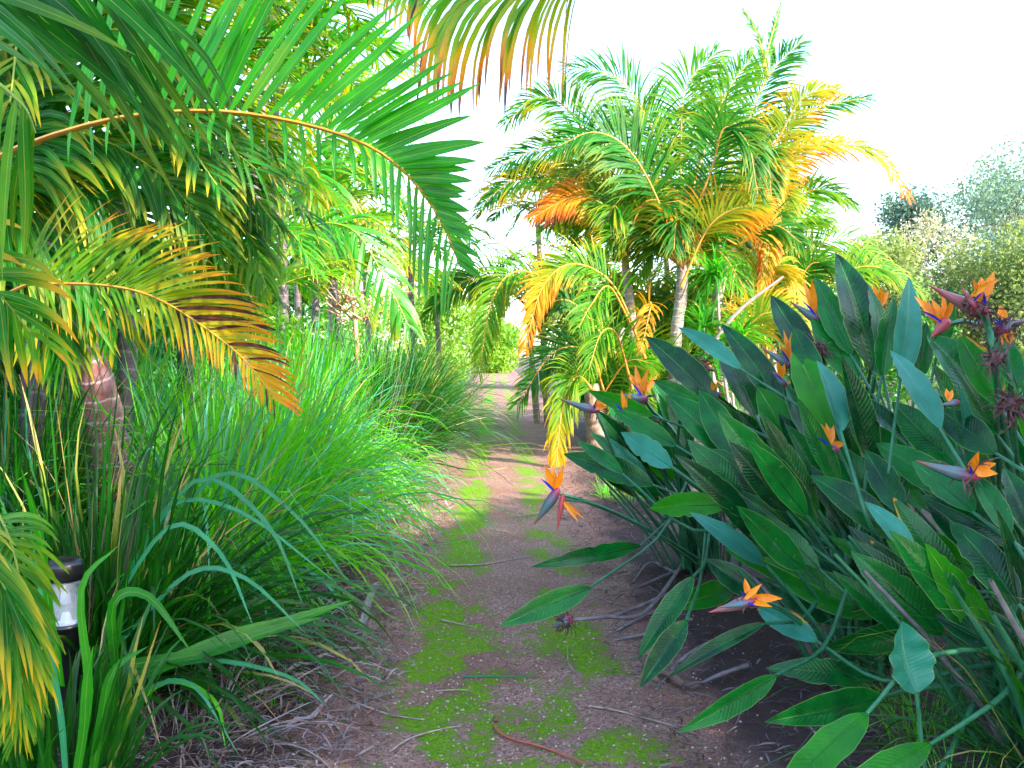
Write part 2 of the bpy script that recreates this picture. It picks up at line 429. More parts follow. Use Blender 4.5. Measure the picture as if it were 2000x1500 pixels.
def path_mat():
    m, nd, ln, bs, out = newmat('sandy_path')
    geo = nd.new('ShaderNodeNewGeometry'); p = geo.outputs['Position']
    at = nd.new('ShaderNodeAttribute'); at.attribute_name = 'lf'
    sp = nd.new('ShaderNodeSeparateXYZ'); ln.new(at.outputs['Vector'], sp.inputs[0])
    n1 = noise(nd, ln, 2.2, 4, p); n2 = noise(nd, ln, 70, 5, p, .7); n3 = noise(nd, ln, 220, 2, p); n4 = noise(nd, ln, 22, 5, p, .7)
    c = mixc(nd, ln, maprange(nd, ln, n1, .35, .65), (.29, .13, .10), (.41, .23, .19))
    c = mixc(nd, ln, maprange(nd, ln, n2, .44, .60), c, (.13, .065, .05))
    c = mixc(nd, ln, maprange(nd, ln, n3, .58, .68, 0, .8), c, (.55, .42, .38))
    # moss grows where the attribute says, broken up by noise
    f = math_(nd, ln, 'ADD', sp.outputs[0], maprange(nd, ln, n4, .3, .7, -.58, .55))
    f = math_(nd, ln, 'ADD', f, maprange(nd, ln, n2, .3, .7, -.22, .22))
    f = maprange(nd, ln, f, .36, .92)
    mc = mixc(nd, ln, maprange(nd, ln, n2, .35, .65), (.06, .17, .004), (.19, .36, .006))
    c = mixc(nd, ln, f, c, mc)
    # humus beside the path, darkened to deepen shadow under the plants
    c = mixc(nd, ln, sp.outputs[1], c, (.065, .038, .038))
    ln.new(c, bs.inputs['Base Color']); bs.inputs['Roughness'].default_value = .9
    bs.inputs['Specular IOR Level'].default_value = .2
    bp = nd.new('ShaderNodeBump'); bp.inputs['Strength'].default_value = .8; bp.inputs['Distance'].default_value = .012
    h = math_(nd, ln, 'ADD', math_(nd, ln, 'ADD', n2, math_(nd, ln, 'MULTIPLY', n3, .5)), math_(nd, ln, 'MULTIPLY', f, .6))
    ln.new(h, bp.inputs['Height']); ln.new(bp.outputs[0], bs.inputs['Normal'])
    return m
M_ground = ground_mat(); M_path = path_mat()
def glass_mat():
    m, nd, ln, bs, out = newmat('ribbed_clear_plastic')
    bs.inputs['Base Color'].default_value = (.80, .88, 1, 1)
    bs.inputs['Roughness'].default_value = .08
    bs.inputs['IOR'].default_value = 1.42
    bs.inputs['Transmission Weight'].default_value = .85
    return m
M_glass = glass_mat()

# ------------------------------------------------------------------ the setting: ground and path
def pcx(y):                      # centre line of the path
    return 0.02 - 0.017 * (y - 3.0)
def hgt(x, y):
    b = np.clip((np.abs(x - pcx(y)) - .55) / 1.2, 0, 1)
    return .025 * fbm(x * 1.7, y * 1.7, 3) + b * b * .07
mb = MB()
gx = np.concatenate([np.linspace(-160, -6, 10), np.linspace(-5, 5, 41), np.linspace(6, 160, 10)])
gy = np.concatenate([np.linspace(-60, 0, 8), np.linspace(.5, 24, 60), np.linspace(26, 260, 20)])
X, Y = np.meshgrid(gx, gy)
Z = hgt(X, Y) - .03
mb.add(np.stack([X, Y, Z], -1), rq(len(gy) - 1, len(gx)))
o = mb.build('ground', M_ground, origin=A(0, 0, 0)); tag(o, kind='structure')
mb = MB()
ys = np.concatenate([np.arange(1.2, 9, .03), np.arange(9, 20, .10), np.arange(20, 95, .8)])
us = np.linspace(-1, 1, 91)
Yp, U = np.meshgrid(ys, us, indexing='ij')
hw = 1.25 + .10 * vnoise(Yp * 1.3, U * 0 + 3)
Xp = pcx(Yp) + U * hw
micro = .010 * (fbm(Xp * 9, Yp * 9, 3) - .5) * np.clip((12 - Yp) / 4, 0, 1)
Zp = hgt(Xp, Yp) + micro - .012 * (np.abs(U) > .985) - .02 * (np.abs(U) > .995) + .004
s = Xp - pcx(Yp)
moss = mossval(Xp, Yp)
hum = np.clip((np.abs(s + .02) - (.60 + .25 * fbm(Xp * 3, Yp * 3, 3))) / .18, 0, 1) * np.clip((11.5 - Yp) / 2, .15, 1)
at = np.stack([np.clip(moss, 0, 1), hum, Yp * 0], -1)
mb.add(np.stack([Xp, Yp, Zp], -1), rq(len(ys) - 1, len(us)), at.reshape(-1, 3))
o = mb.build('garden_path', M_path, origin=A(0, 1.2, 0)); tag(o, kind='structure')

# moss tufts (geometry on top of the green patches)
N = 90000
yy = 2.4 + 6.5 * rng.random(N)**1.5; xx = pcx(yy) + rng.uniform(-.8, .8, N)
mv = mossval(xx, yy) + .35 * (fbm(xx * 22, yy * 22, 3) - .5)
k = mv > .52
xx, yy = xx[k][:22000], yy[k][:22000]
M = len(xx)
D = nz(np.stack([rng.normal(0, .8, M), rng.normal(0, .8, M), np.ones(M)], -1))
B = blades(np.stack([xx, yy, hgt(xx, yy)], -1), D, rng.uniform(.006, .016, M), .3, rng.uniform(.004, .008, M), nz(rng.normal(0, 1, (M, 3))), n=1, k=2, prof='litter')
mb = MB(); add_blades(mb, B)
tag(mb.build('moss', M_moss), 'bright green moss creeping over the sandy path', 'moss', kind='stuff')

# leaf litter along both sides
def litter(name, label, xs, ys_, lo, hi, wlo, whi, mat=M_litter, dry=(0, .7)):
    M = len(xs)
    a = rng.uniform(0, 2 * math.pi, M)
    D = np.stack([np.cos(a), np.sin(a), rng.uniform(-.05, .35, M)], -1)
    z = hgt(xs, ys_) + rng.uniform(0, .03, M)
    N = nz(np.stack([rng.normal(0, .5, M), rng.normal(0, .5, M), np.ones(M)], -1))
    B = blades(np.stack([xs, ys_, z], -1), D, rng.uniform(lo, hi, M), rng.uniform(.0, .9, M), rng.uniform(wlo, whi, M), N, n=4, fold=.5, prof='litter', dry=rng.uniform(*dry, M) * (rng.random(M) < .5), wob=1.4)
    B[0][..., 2] = np.maximum(B[0][..., 2], (z - .01)[:, None, None])
    mb = MB(); add_blades(mb, B)
    tag(mb.build(name, mat), label, 'leaf litter', kind='stuff')
N = 8000
yy = 2.2 + 8 * rng.random(N)**1.3
xx = pcx(yy) - .55 - .75 * rng.random(N)**1.1 - .05 * rng.normal(0, 1, N)
litter('leaf_litter', 'grey and brown dry leaf litter along the left side of the path', xx, yy, .02, .15, .0015, .010)
N = 9000
yy = 2.2 + 9 * rng.random(N)**1.2
xx = pcx(yy) + .50 + 2.0 * rng.random(N)**1.1 + .05 * rng.normal(0, 1, N)
litter('leaf_litter', 'dark dry leaf litter under the bird of paradise plants', xx, yy, .02, .13, .0015, .009, mat=M_mulch, dry=(.2, 1))
N = 900
yy = 2.2 + 7 * rng.random(N)**1.3; xx = pcx(yy) + rng.uniform(-.6, .6, N)
litter('leaf_litter', 'sparse small dry bits scattered over the middle of the path', xx, yy, .008, .04, .002, .006)
# pebbles and grit
N = 3800
yy = 2.2 + 6 * rng.random(N)**1.4; xx = pcx(yy) + rng.normal(0, .5, N)
oc = A(1,0,0, -1,0,0, 0,1,0, 0,-1,0, 0,0,1, 0,0,-1).reshape(6, 3)
V = np.stack([xx, yy, hgt(xx, yy) + .006], -1)[:, None] + oc[None] * rng.uniform(.0015, .0065, (N, 1, 1)) * rng.uniform(.6, 1.3, (N, 1, 3))
tr = np.array([[0,2,4,4],[2,1,4,4],[1,3,4,4],[3,0,4,4],[2,0,5,5],[1,2,5,5],[3,1,5,5],[0,3,5,5]])
mb = MB(); mb.add(V, (tr[None] + (np.arange(N) * 6)[:, None, None]).reshape(-1, 4))
tag(mb.build('grit', M_stone, smooth=False), 'fine pale grit and tiny pebbles on the path', 'grit', kind='stuff')

# ------------------------------------------------------------------ builders for plants
def frond(parent, ctrl, up, nl=34, Lmax=.5, W=.035, ang=(62, 28), vee=(20, 20), droop=(.8, .8), dry=0.0, drytip=.2, drydist=None, rad=.010, t0=.1,
          mat=None, rmat=None, mode='mesh', n=6, k=3, lenk=None, lenk2=None, sides=(1, -1), label=None, jit=.06, wside=(1, 1), lside=(1, 1), pblack=0, frac=(1, 1), nobj=999, fold=.3, tw=0.0, name='frond'):
    """rachis along ctrl (3-D points) with leaflets on both sides; mode 'objects' gives every leaflet its own mesh"""
    mat = mat or M_palm; rmat = rmat or M_rachisg
    pts = catmull(ctrl, 26); up = nz(np.asarray(up, float))
    mbr = MB()
    tube(mbr, pts, np.interp(np.linspace(0, 1, 26), [0, .15, 1], [rad * 1.5, rad, rad * .25]), 6, mi=1 if mode == 'mesh' else 0)
    T = nz(np.gradient(pts, axis=0))
    allB = []
    for si, sgn in enumerate(sides):
        nn_ = int(nl * frac[si])
        t = np.linspace(t0, .995, nn_) + rng.normal(0, min(.25, jit * 4) / nl, nn_)
        t = np.clip(t, 0, .999)
        f = t * 25; i = f.astype(int); fr = (f - i)[:, None]
        p0 = pts[i] * (1 - fr) + pts[i + 1] * fr
        Tt = nz(T[i] * (1 - fr) + T[i + 1] * fr)
        S = nz(np.cross(Tt, up)) * sgn
        Uu = np.cross(S, Tt) * sgn
        a = np.radians(ang[0] + (ang[1] - ang[0]) * t)[:, None] + rng.normal(0, jit, (nn_, 1))
        v = np.radians(vee[si]) + rng.normal(0, .10, (nn_, 1))
        D = Tt * np.cos(a) + (S * np.cos(v) + Uu * np.sin(v)) * np.sin(a) + rng.normal(0, jit, (nn_, 3))
        lk = (lenk2 if si == 0 and lenk2 else lenk) or ([0, .1, .35, .7, 1], [.5, .8, 1, .8, .38])
        L = Lmax * lside[si] * np.interp(t, *lk) * rng.uniform(.88, 1.06, nn_)
        dr = np.full(nn_, float(dry)) + rng.normal(-.01, .03, nn_)
        if drydist: dr = dr + np.interp(t, *drydist)
        if pblack: dr = np.where(rng.random(nn_) < pblack * np.clip((t - .35) * 2.5, 0, 1), .95, dr)
        B = blades(p0, D, L, droop[si] * rng.uniform(.7, 1.3, nn_), W * wside[si] * np.interp(t, [0, .3, .8, 1], [.7, 1, .9, .5]) * rng.uniform(.85, 1.1, nn_), Uu + rng.normal(0, .18, (nn_, 3)),
                   n=n, k=k, fold=fold, dry=np.clip(dr, 0, 1), drytip=drytip * rng.uniform(.2, 1.6, nn_), wob=.25, twist=tw)
        allB.append(B)
    if mode == 'mesh':
        for B in allB: add_blades(mbr, B, 0)
        o = mbr.build(name, [mat, rmat], parent, origin=pts[0])
    else:
        o = mbr.build(name, rmat, parent, origin=pts[0])
        for B in allB: blade_objects(B, 'leaflet', mat, o)
    if label: o['label'] = label
    return o
def trunk(parent, ctrl, r, mat=None, name='trunk', label=None, rs=9.0):
    pts = catmull(ctrl, 40)
    L = np.linalg.norm(np.diff(pts, axis=0), axis=1).sum()
    s_ = np.linspace(0, L, 40)
    r = np.interp(np.linspace(0, 1, 40), np.linspace(0, 1, len(r)), r) * (1 + .035 * np.sin(s_ * rs * 2 * math.pi))
    mb = MB(); tube(mb, pts, r, 14, cap=True)
    o = mb.build(name, mat or M_trunk, parent, origin=pts[0])
    if label: o['label'] = label
    return o
def random_crown(parent, c, nf, L, mat=None, rmat=None, nl=30, leafL=.55, W=.03, up=.8, droop=.9, dry=0., drytip=.2, seed=0, az=None, k=2, n=4, rad=.012):
    r = random.Random(seed)
    for i in range(nf):
        a = (az[0] + (az[1] - az[0]) * (i + .5) / nf if az else 2 * math.pi * i / nf) + r.uniform(-.25, .25)
        e = r.uniform(.25, 1.25)
        h = A(math.cos(a), math.sin(a), 0)
        l = L * r.uniform(.8, 1.1)
        c0 = np.asarray(c, float)
        c1 = c0 + (h * math.cos(e) + A(0, 0, 1) * math.sin(e)) * l * .35
        c2 = c1 + (h * math.cos(e * .4) + A(0, 0, 1) * math.sin(e * .35) * .7) * l * .33
        c3 = c2 + (h * .8 - A(0, 0, 1) * r.uniform(.3, .9)) * l * .33
        frond(parent, [c0, c1, c2, c3], A(0, 0, 1) - h * .3, nl=nl, Lmax=leafL * r.uniform(.85, 1.1), W=W, droop=(droop, droop), vee=(22, 22),
              dry=max(0, dry + r.uniform(-.1, .12)), drytip=drytip, mat=mat, rmat=rmat, k=k, n=n, rad=rad, t0=.2)

def leafcards(mb, C, rad, count, size, dry=0.0, flat=.75, shell=.55, bias=0.3):
    """count leaf-sized rhombic faces spread through lobes (C: centres, rad: radii)"""
    C = np.asarray(C, float); rad = np.asarray(rad, float)
    pk = rad**2 / (rad**2).sum()
    i = rng.choice(len(C), count, p=pk)
    d = nz(rng.normal(0, 1, (count, 3)))
    rr = rad[i] * (shell + (1.08 - shell) * rng.random(count)**.7)
    p = C[i] + d * rr[:, None] * A(1, 1, flat)
    a = nz(rng.normal(0, 1, (count, 3)) + A(0, 0, -bias)); b = nz(np.cross(a, nz(rng.normal(0, 1, (count, 3)) + d * .8)))
    s = size * rng.uniform(.6, 1.35, count)[:, None]
    V = np.stack([p, p + a * s * .5 + b * s * .26, p + a * s, p + a * s * .5 - b * s * .26], 1)
    at = np.zeros((count, 4, 3)); at[..., 0] = (.25 + .5 * rng.random(len(C)))[i][:, None] + rng.normal(0, .16, count)[:, None]
    at[..., 1] = np.clip(dry + rng.normal(0, .1, count) * (dry > 0), 0, 1)[:, None]
    mb.add(V, np.arange(count * 4).reshape(-1, 4), at.reshape(-1, 3))
def tree(name, label, cat, x, y, h, cr, count=5000, size=.14, mat=None, lobes=11, dry=0., trunk_r=.12, z0=.35, group=None, flat=.8, lean=0, shell=.5, bmat=None, seedr=None, limbs=4, oval=1.0):
    t = thing(name, label, cat, (x, y, 0), group)
    r = random.Random(int(x * 100 + y * 7)) if seedr is None else random.Random(seedr)
    C = []; rad = []
    zc = h * (z0 + 1) / 2; hz_ = h * (1 - z0) / 2
    for i in range(lobes):
        a = r.uniform(0, 6.28); u = r.random()**.6; e = r.uniform(-.9, .95)
        q = math.sqrt(1 - e * e * .85) * u
        C.append((x + lean + math.cos(a) * cr * q * .75, y + math.sin(a) * cr * q * .75, zc + e * hz_ * .8))
        rad.append(cr * r.uniform(.28, .5))
    mb = MB(); leafcards(mb, C, rad, count, size, dry, flat, shell)
    mb.build('crown', mat or M_tree, t)
    mb = MB()
    top = A(x + lean * .8, y, zc)
    tp = catmull([A(x, y, -.05), A(x + lean * .3 + r.uniform(-.1, .1), y, zc * .5), top], 10)
    tube(mb, tp, np.linspace(trunk_r, trunk_r * .45, 10), 8)
    for i in range(limbs):
        j = r.randint(0, lobes - 1); s0 = tp[r.randint(4, 8)]
        tube(mb, catmull([s0, (s0 + A(*C[j])) / 2 + A(0, 0, .1 * h * .3), A(*C[j])], 7), np.linspace(trunk_r * .4, trunk_r * .1, 7), 6)
    mb.build('trunk', bmat or M_bark, t)
    return t

# grass clump: long arching straps
def clump(label, x, y, n, L, W, mat, spread=.25, tilt=(.1, .75), droop=(.8, 2.0), dead=.06, group='strap leaved grass clumps beside the path', sep=0, bias=(0, 0), cat='grass clump', name='grass_clump', seg=8, k=3, deadL=.9, blue=0.0):
    M = n
    a = rng.uniform(0, 2 * math.pi, M); rr = spread * np.sqrt(rng.random(M))
    x0 = x + rr * np.cos(a); y0 = y + rr * np.sin(a)
    ti = rng.uniform(*tilt, M)
    a2 = a + rng.normal(0, .5, M)
    D = np.stack([np.cos(a2) * np.sin(ti) + bias[0], np.sin(a2) * np.sin(ti) + bias[1], np.cos(ti)], -1)
    P0 = np.stack([x0, y0, hgt(x0, y0) - .02], -1)
    Ls = L * rng.uniform(.55, 1.08, M)
    isd = rng.random(M) < dead
    B = blades(P0, D, Ls, rng.uniform(*droop, M) * (.6 + ti), W * rng.uniform(.4, 1.35, M) * np.where(isd, .45, 1), np.stack([-np.cos(a2), -np.sin(a2), .6 + 0 * a], -1) + rng.normal(0, .3, (M, 3)),
               n=seg, fold=.35, prof='grass', dry=np.where(isd, rng.uniform(.3, 1, M), 0), drytip=np.where(rng.random(M) < .10, rng.uniform(.2, .8, M), .02), pw=1.4, wob=np.where(rng.random((M, 1)) < .12, 1.3, .35), k=k)
    zmin = hgt(B[0][..., 0], B[0][..., 1]) + .008
    B[0][..., 2] = np.maximum(B[0][..., 2], np.where(np.arange(seg + 1)[None, :, None] > 1, zmin, -1))
    # keep the lamp lens free: blades crossing in front of it are cut away
    vv = B[0][:, :, 0, :]; dd_ = vv[..., 1] * CP; qx = 1000 + F * vv[..., 0] / np.maximum(vv[..., 1], .1); qy = 690 - F * (vv[..., 2] - CAMZ) / np.maximum(vv[..., 1], .1)
    hit = ((qx > 92) & (qx < 172) & (qy > 1050) & (qy < 1235) & (vv[..., 1] < 3.35)).any(1) & (rng.random(M) < .93)
    B = tuple(q[~hit] for q in B); M = len(B[0])
    if not sep:
        pale = (rng.random(M) < blue); mb = MB(); add_blades(mb, tuple(q[~pale] for q in B), 0)
        if pale.any(): add_blades(mb, tuple(q[pale] for q in B), 1)
        o = mb.build(name, [mat, M_grassb], origin=A(x, y, 0)); tag(o, label, cat, group)
        return o
    t = thing(name, label, cat, (x, y, 0), group)
    idx = np.argsort(-B[0][:, :, 0, :].mean(1)[:, 0] + B[0][:, :, 0, :].mean(1)[:, 1])[:sep] if sep < M else np.arange(M)
    blade_objects(B, 'blade', mat, t, idx)
    rest = np.setdiff1d(np.arange(M), idx)
    mb = MB(); add_blades(mb, tuple(q[rest] for q in B))
    tag(mb.build('blades', mat, t), kind='stuff')
    return t

# ------------------------------------------------------------------ trees round the garden
# tall trees standing to the right behind the camera: they keep the foreground in shade
for i, (x, y, h, cr) in enumerate([(5.8, -1.8, 10.5, 2.5), (7.2, 1.2, 6.0, 2.5), (9.6, 4.6, 6.4, 2.4), (9.8, -.9, 7.4, 2.7), (6.2, -5.4, 10.5, 2.7)]):
    tree('shade_tree', ['broad shade tree behind the camera by the near end of the path', 'shade tree just right of the view beside the strap grass', 'outermost shade tree right of the flowering clump',
          'tallest shade tree in the second row right of the path', 'rearmost shade tree well behind the camera'][i],
         'tree', x, y, h, cr, count=12000, size=.28, mat=M_shade, lobes=18, z0=.05, shell=.2, group='tall trees shading the near end of the path', seedr=i + 40)

# bright woodland behind the left palms and at the end of the path
bgt = [
 (-14, 24, 8.6, 3.6, 'leftmost green tree beyond the palms, half hidden by fronds', M_tree),
 (-9.6, 27, 7.4, 3.0, 'rounded green tree behind the tall pale palm trunk', M_tree),
 (-6.8, 33, 7.2, 2.8, 'yellow green tree left of the gap of white sky', M_sunny),
 (-3.6, 36, 4.7, 2.4, 'low bright tree left of the far end of the path', M_sunny),
 (3.4, 34, 5.2, 2.4, 'bright tree right of the far end of the path', M_sunny),
 (6.6, 30, 6.8, 2.8, 'green tree behind the golden palm group', M_tree),
 (-1.2, 62, 5.2, 3.4, 'sunny tree closing the view at the end of the path', M_sunny),
 (-5.8, 20, 3.6, 2.0, 'dark rounded shrub tree behind the left grass clumps', M_bush),
]
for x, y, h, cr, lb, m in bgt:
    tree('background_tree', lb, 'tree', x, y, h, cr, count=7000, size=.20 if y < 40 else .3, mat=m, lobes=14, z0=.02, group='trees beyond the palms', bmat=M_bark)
# grey green airy trees on the right skyline
gt = [(17.2, 31, 8.4, 2.9, 'grey green tree rising above the flowers at the right edge', 0), (14.6, 33, 7.9, 2.0, 'thin topped grey green tree left of the pale blossom tree', 0),
      (20.5, 36, 10.6, 3.0, 'tallest hazy tree at the right edge of the view', 0), (15.0, 26, 5.4, 2.6, 'low blue green thicket tree behind the orange flowers', 0),
      (11.4, 27, 5.4, 2.2, 'low grey green tree behind the lime fronds', 0), (18.2, 27, 6.4, 2.7, 'haze tinted grey bush tree under the tallest hazy tree', 0), (9.2, 30, 4.8, 2.2, 'pale green tree peeping between the lime fronds', .05)]
for x, y, h, cr, lb, dr in gt:
    tree('grey_tree', lb, 'tree', x, y, h, cr, count=15000, size=.15, mat=M_olive if x < 13 or y == 26 else M_far, lobes=26, z0=.02, group='grey green trees on the right skyline', dry=dr, shell=.3, limbs=7, trunk_r=.09)
tree('blossom_tree', 'pale cream leafed tree between grey green trees on the right', 'tree', 14.0, 28.5, 6.6, 1.9, count=5200, size=.12, mat=M_far, lobes=18, z0=.1, dry=.16, shell=.1, limbs=8, trunk_r=.08, bmat=M_twig)
tree('blossom_tree', 'bare pinkish treetop high at the right edge of the view', 'tree', 18.2, 30.5, 9.2, 2.0, count=3600, size=.11, mat=M_far, lobes=20, z0=.35, dry=.45, shell=.1, limbs=10, trunk_r=.08, bmat=M_twig)
# low hedges that close the ground behind the beds
def shrub(name, label, x, y, rx, ry, h, count, size, mat, lobes=10, dry=0, group=None, cat='shrub'):
    r = random.Random(int(x * 31 + y * 17))
    C = []; rad = []
    for i in range(lobes):
        rr = min(h, rx, ry) * r.uniform(.35, .55)
        C.append((x + r.uniform(-1, 1) * (rx - rr * .5), y + r.uniform(-1, 1) * (ry - rr * .5), max(rr * .5, r.uniform(.2, 1) * (h - rr)))); rad.append(rr)
    mb = MB(); leafcards(mb, C, rad, count, size, dry, .85, .35)
    o = mb.build(name, mat, origin=A(x, y, 0)); tag(o, label, cat, group)
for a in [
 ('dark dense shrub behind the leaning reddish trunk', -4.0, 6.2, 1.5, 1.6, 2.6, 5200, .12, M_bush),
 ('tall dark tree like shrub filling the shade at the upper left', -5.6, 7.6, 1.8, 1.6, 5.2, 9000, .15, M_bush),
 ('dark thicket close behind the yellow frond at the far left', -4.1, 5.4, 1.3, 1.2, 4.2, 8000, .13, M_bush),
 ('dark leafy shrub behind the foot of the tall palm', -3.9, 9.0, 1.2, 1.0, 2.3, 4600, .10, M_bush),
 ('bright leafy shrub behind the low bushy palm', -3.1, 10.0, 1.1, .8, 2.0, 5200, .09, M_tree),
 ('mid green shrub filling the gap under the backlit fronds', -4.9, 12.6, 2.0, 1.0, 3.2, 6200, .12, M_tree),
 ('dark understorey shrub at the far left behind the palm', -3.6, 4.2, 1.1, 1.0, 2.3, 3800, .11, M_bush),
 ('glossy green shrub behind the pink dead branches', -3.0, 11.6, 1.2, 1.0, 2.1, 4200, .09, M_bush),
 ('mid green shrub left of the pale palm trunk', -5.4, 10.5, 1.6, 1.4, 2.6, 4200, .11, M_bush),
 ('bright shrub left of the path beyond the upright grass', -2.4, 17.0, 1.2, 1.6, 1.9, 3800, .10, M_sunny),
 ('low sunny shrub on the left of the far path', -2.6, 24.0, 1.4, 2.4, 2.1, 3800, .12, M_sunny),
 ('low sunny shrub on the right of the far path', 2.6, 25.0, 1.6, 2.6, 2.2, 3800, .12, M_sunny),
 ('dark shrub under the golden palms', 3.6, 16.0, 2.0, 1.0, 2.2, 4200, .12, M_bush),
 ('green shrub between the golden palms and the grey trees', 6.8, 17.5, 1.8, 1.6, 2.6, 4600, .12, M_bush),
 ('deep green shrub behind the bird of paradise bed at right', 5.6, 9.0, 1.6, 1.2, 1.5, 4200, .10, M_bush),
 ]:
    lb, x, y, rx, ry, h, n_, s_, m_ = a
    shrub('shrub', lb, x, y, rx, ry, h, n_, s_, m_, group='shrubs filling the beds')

# ------------------------------------------------------------------ golden palm group right of the path
D0 = 12.8
gp = thing('golden_palm', 'golden palm clump with orange stalks and ringed trunks right of path', 'palm', G(1240, 882))
def T3(L_, d=D0, dd=0):
    return [P(x, y, d + dd * i / max(1, len(L_) - 1)) for i, (x, y) in enumerate(L_)]
trunk(gp, T3([(1262, 880), (1245, 760), (1237, 650), (1222, 520), (1220, 425)], 13.0), [.085, .075, .07, .06, .05], label='slender pale trunk lit on its right edge')
trunk(gp, T3([(1330, 890), (1318, 760), (1320, 660), (1332, 560), (1328, 450)], 12.6), [.10, .09, .085, .085, .06], label='stout pale trunk at the centre of the clump')
trunk(gp, T3([(1440, 890), (1405, 720), (1400, 590), (1428, 480), (1440, 425)], 13.2), [.09, .085, .08, .08, .07], label='grey trunk with reddish crownshaft')
trunk(gp, T3([(1168, 884), (1162, 820), (1155, 750)], 12.4), [.15, .13, .11], mat=M_bark, label='thick rough brown stump at the foot')
trunk(gp, T3([(1200, 884), (1192, 800), (1205, 700), (1215, 640)], 12.7), [.07, .06, .05, .05])
trunk(gp, T3([(1290, 884), (1285, 780), (1278, 700), (1270, 640)], 13.4), [.06, .055, .05, .05])
trunk(gp, T3([(1328, 455), (1328, 400)], 12.6), [.075, .05], mat=M_shaft, name='crownshaft')
trunk(gp, T3([(1220, 430), (1215, 380)], 13.0), [.06, .04], mat=M_shaft, name='crownshaft')
trunk(gp, T3([(1440, 430), (1446, 380)], 13.2), [.08, .05], mat=M_shaft, name='crownshaft')
UPC = A(0, -.75, .5)
OR = M_rachis
def gf(px, d=D0, dd=0, up=UPC, nl=78, L=.64, W=.030, droop=(.8, 1.1), vee=(15, 5), dry=.0, drytip=.12, mat=M_areca, rmat=OR, **kw):
    frond(gp, T3(px, d, dd), up, nl=nl, Lmax=L, W=W, droop=droop, vee=vee, dry=dry, drytip=drytip, mat=mat, rmat=rmat, k=2, n=4, rad=.016, **kw)
gf([(1320, 500), (1280, 380), (1225, 290), (1160, 258), (1090, 285)], 12.2, -.5, L=.85, mat=M_palm, W=.042, t0=.25, drytip=.10, droop=(.35, .8))
gf([(1325, 420), (1290, 290), (1215, 160), (1110, 130)], 12.8, .3, L=.85, mat=M_palm, drytip=.1)
gf([(1330, 420), (1330, 280), (1340, 170), (1400, 100)], 12.7, .3, L=.85, drytip=.05)
gf([(1335, 430), (1380, 280), (1420, 180), (1470, 110)], 12.6, .2, L=.8)
gf([(1340, 460), (1390, 330), (1415, 250), (1460, 280), (1480, 380)], 12.1, -.4, L=.75, mat=M_palm)
gf([(1330, 560), (1380, 450), (1430, 410), (1490, 400)], 12.0, -.3, L=.75, dry=.14, drytip=.4, t0=.3)
gf([(1300, 430), (1290, 330), (1250, 240), (1190, 215)], 12.9, .2, L=.7)
gf([(1222, 500), (1190, 410), (1120, 385), (1040, 425)], 12.4, -.4, L=.6, droop=(.9, 1.2), drydist=([0, .45, .55, .95, 1], [0, .0, .35, .6, .5]), drytip=.5)
gf([(1225, 470), (1260, 395), (1320, 410), (1365, 500)], 12.3, -.3, L=.5, dry=.1, drytip=.6, droop=(1.1, 1.2))
gf([(1222, 420), (1200, 340), (1150, 320), (1080, 350)], 12.5, 0, L=.7, drytip=.4, dry=.08)
gf([(1222, 410), (1150, 300), (1060, 290), (960, 330)], 13.2, .3, L=.75, mat=M_palm, drytip=.3)
gf([(1220, 410), (1130, 240), (1060, 190), (985, 240)], 13.2, .4, L=.7, drytip=.2)
gf([(1220, 420), (1110, 350), (1010, 350), (940, 400)], 13.3, .2, L=.65, mat=M_palm, drytip=.4)
gf([(1260, 700), (1200, 560), (1120, 515), (1060, 560), (1025, 680)], 11.9, -.6, L=.55, droop=(.7, 1.1), drydist=([0, .5, .75, 1], [0.02, .04, .25, .5]), drytip=.35, t0=.3)
gf([(1210, 700), (1130, 600), (1080, 590), (1040, 640)], 12.3, -.2, L=.5, mat=M_palm)
gf([(1235, 640), (1190, 560), (1155, 595), (1130, 640)], 11.8, -.9, L=.55, nl=26, droop=(.9, .9), t0=.2)
gf([(1235, 760), (1205, 655), (1175, 650), (1150, 720)], 11.7, -.8, L=.6, nl=34, dry=.04, droop=(.9, .9), t0=.25)
gf([(1190, 800), (1150, 690), (1080, 690), (1010, 790)], 11.9, -.5, L=.62, mat=M_palm, drytip=.12, droop=(.5, .9), t0=.2)
gf([(1170, 780), (1128, 735), (1098, 800), (1085, 925)], 11.4, -.7, L=.55, dry=.03, droop=(1.2, 1.2), ang=(50, 20), drydist=([0, .6, 1], [0, .03, .3]))
gf([(1110, 560), (1010, 530), (960, 590), (935, 730)], 12.3, -.4, L=.6, dry=.05, droop=(1.0, 1.1))
gf([(1050, 600), (960, 540), (890, 560), (830, 620)], 14.0, 0, L=.6, mat=M_palm)
gf([(1240, 640), (1270, 590), (1262, 640), (1250, 690)], 11.8, -.5, L=.30, nl=20, dry=.3, drytip=.3)
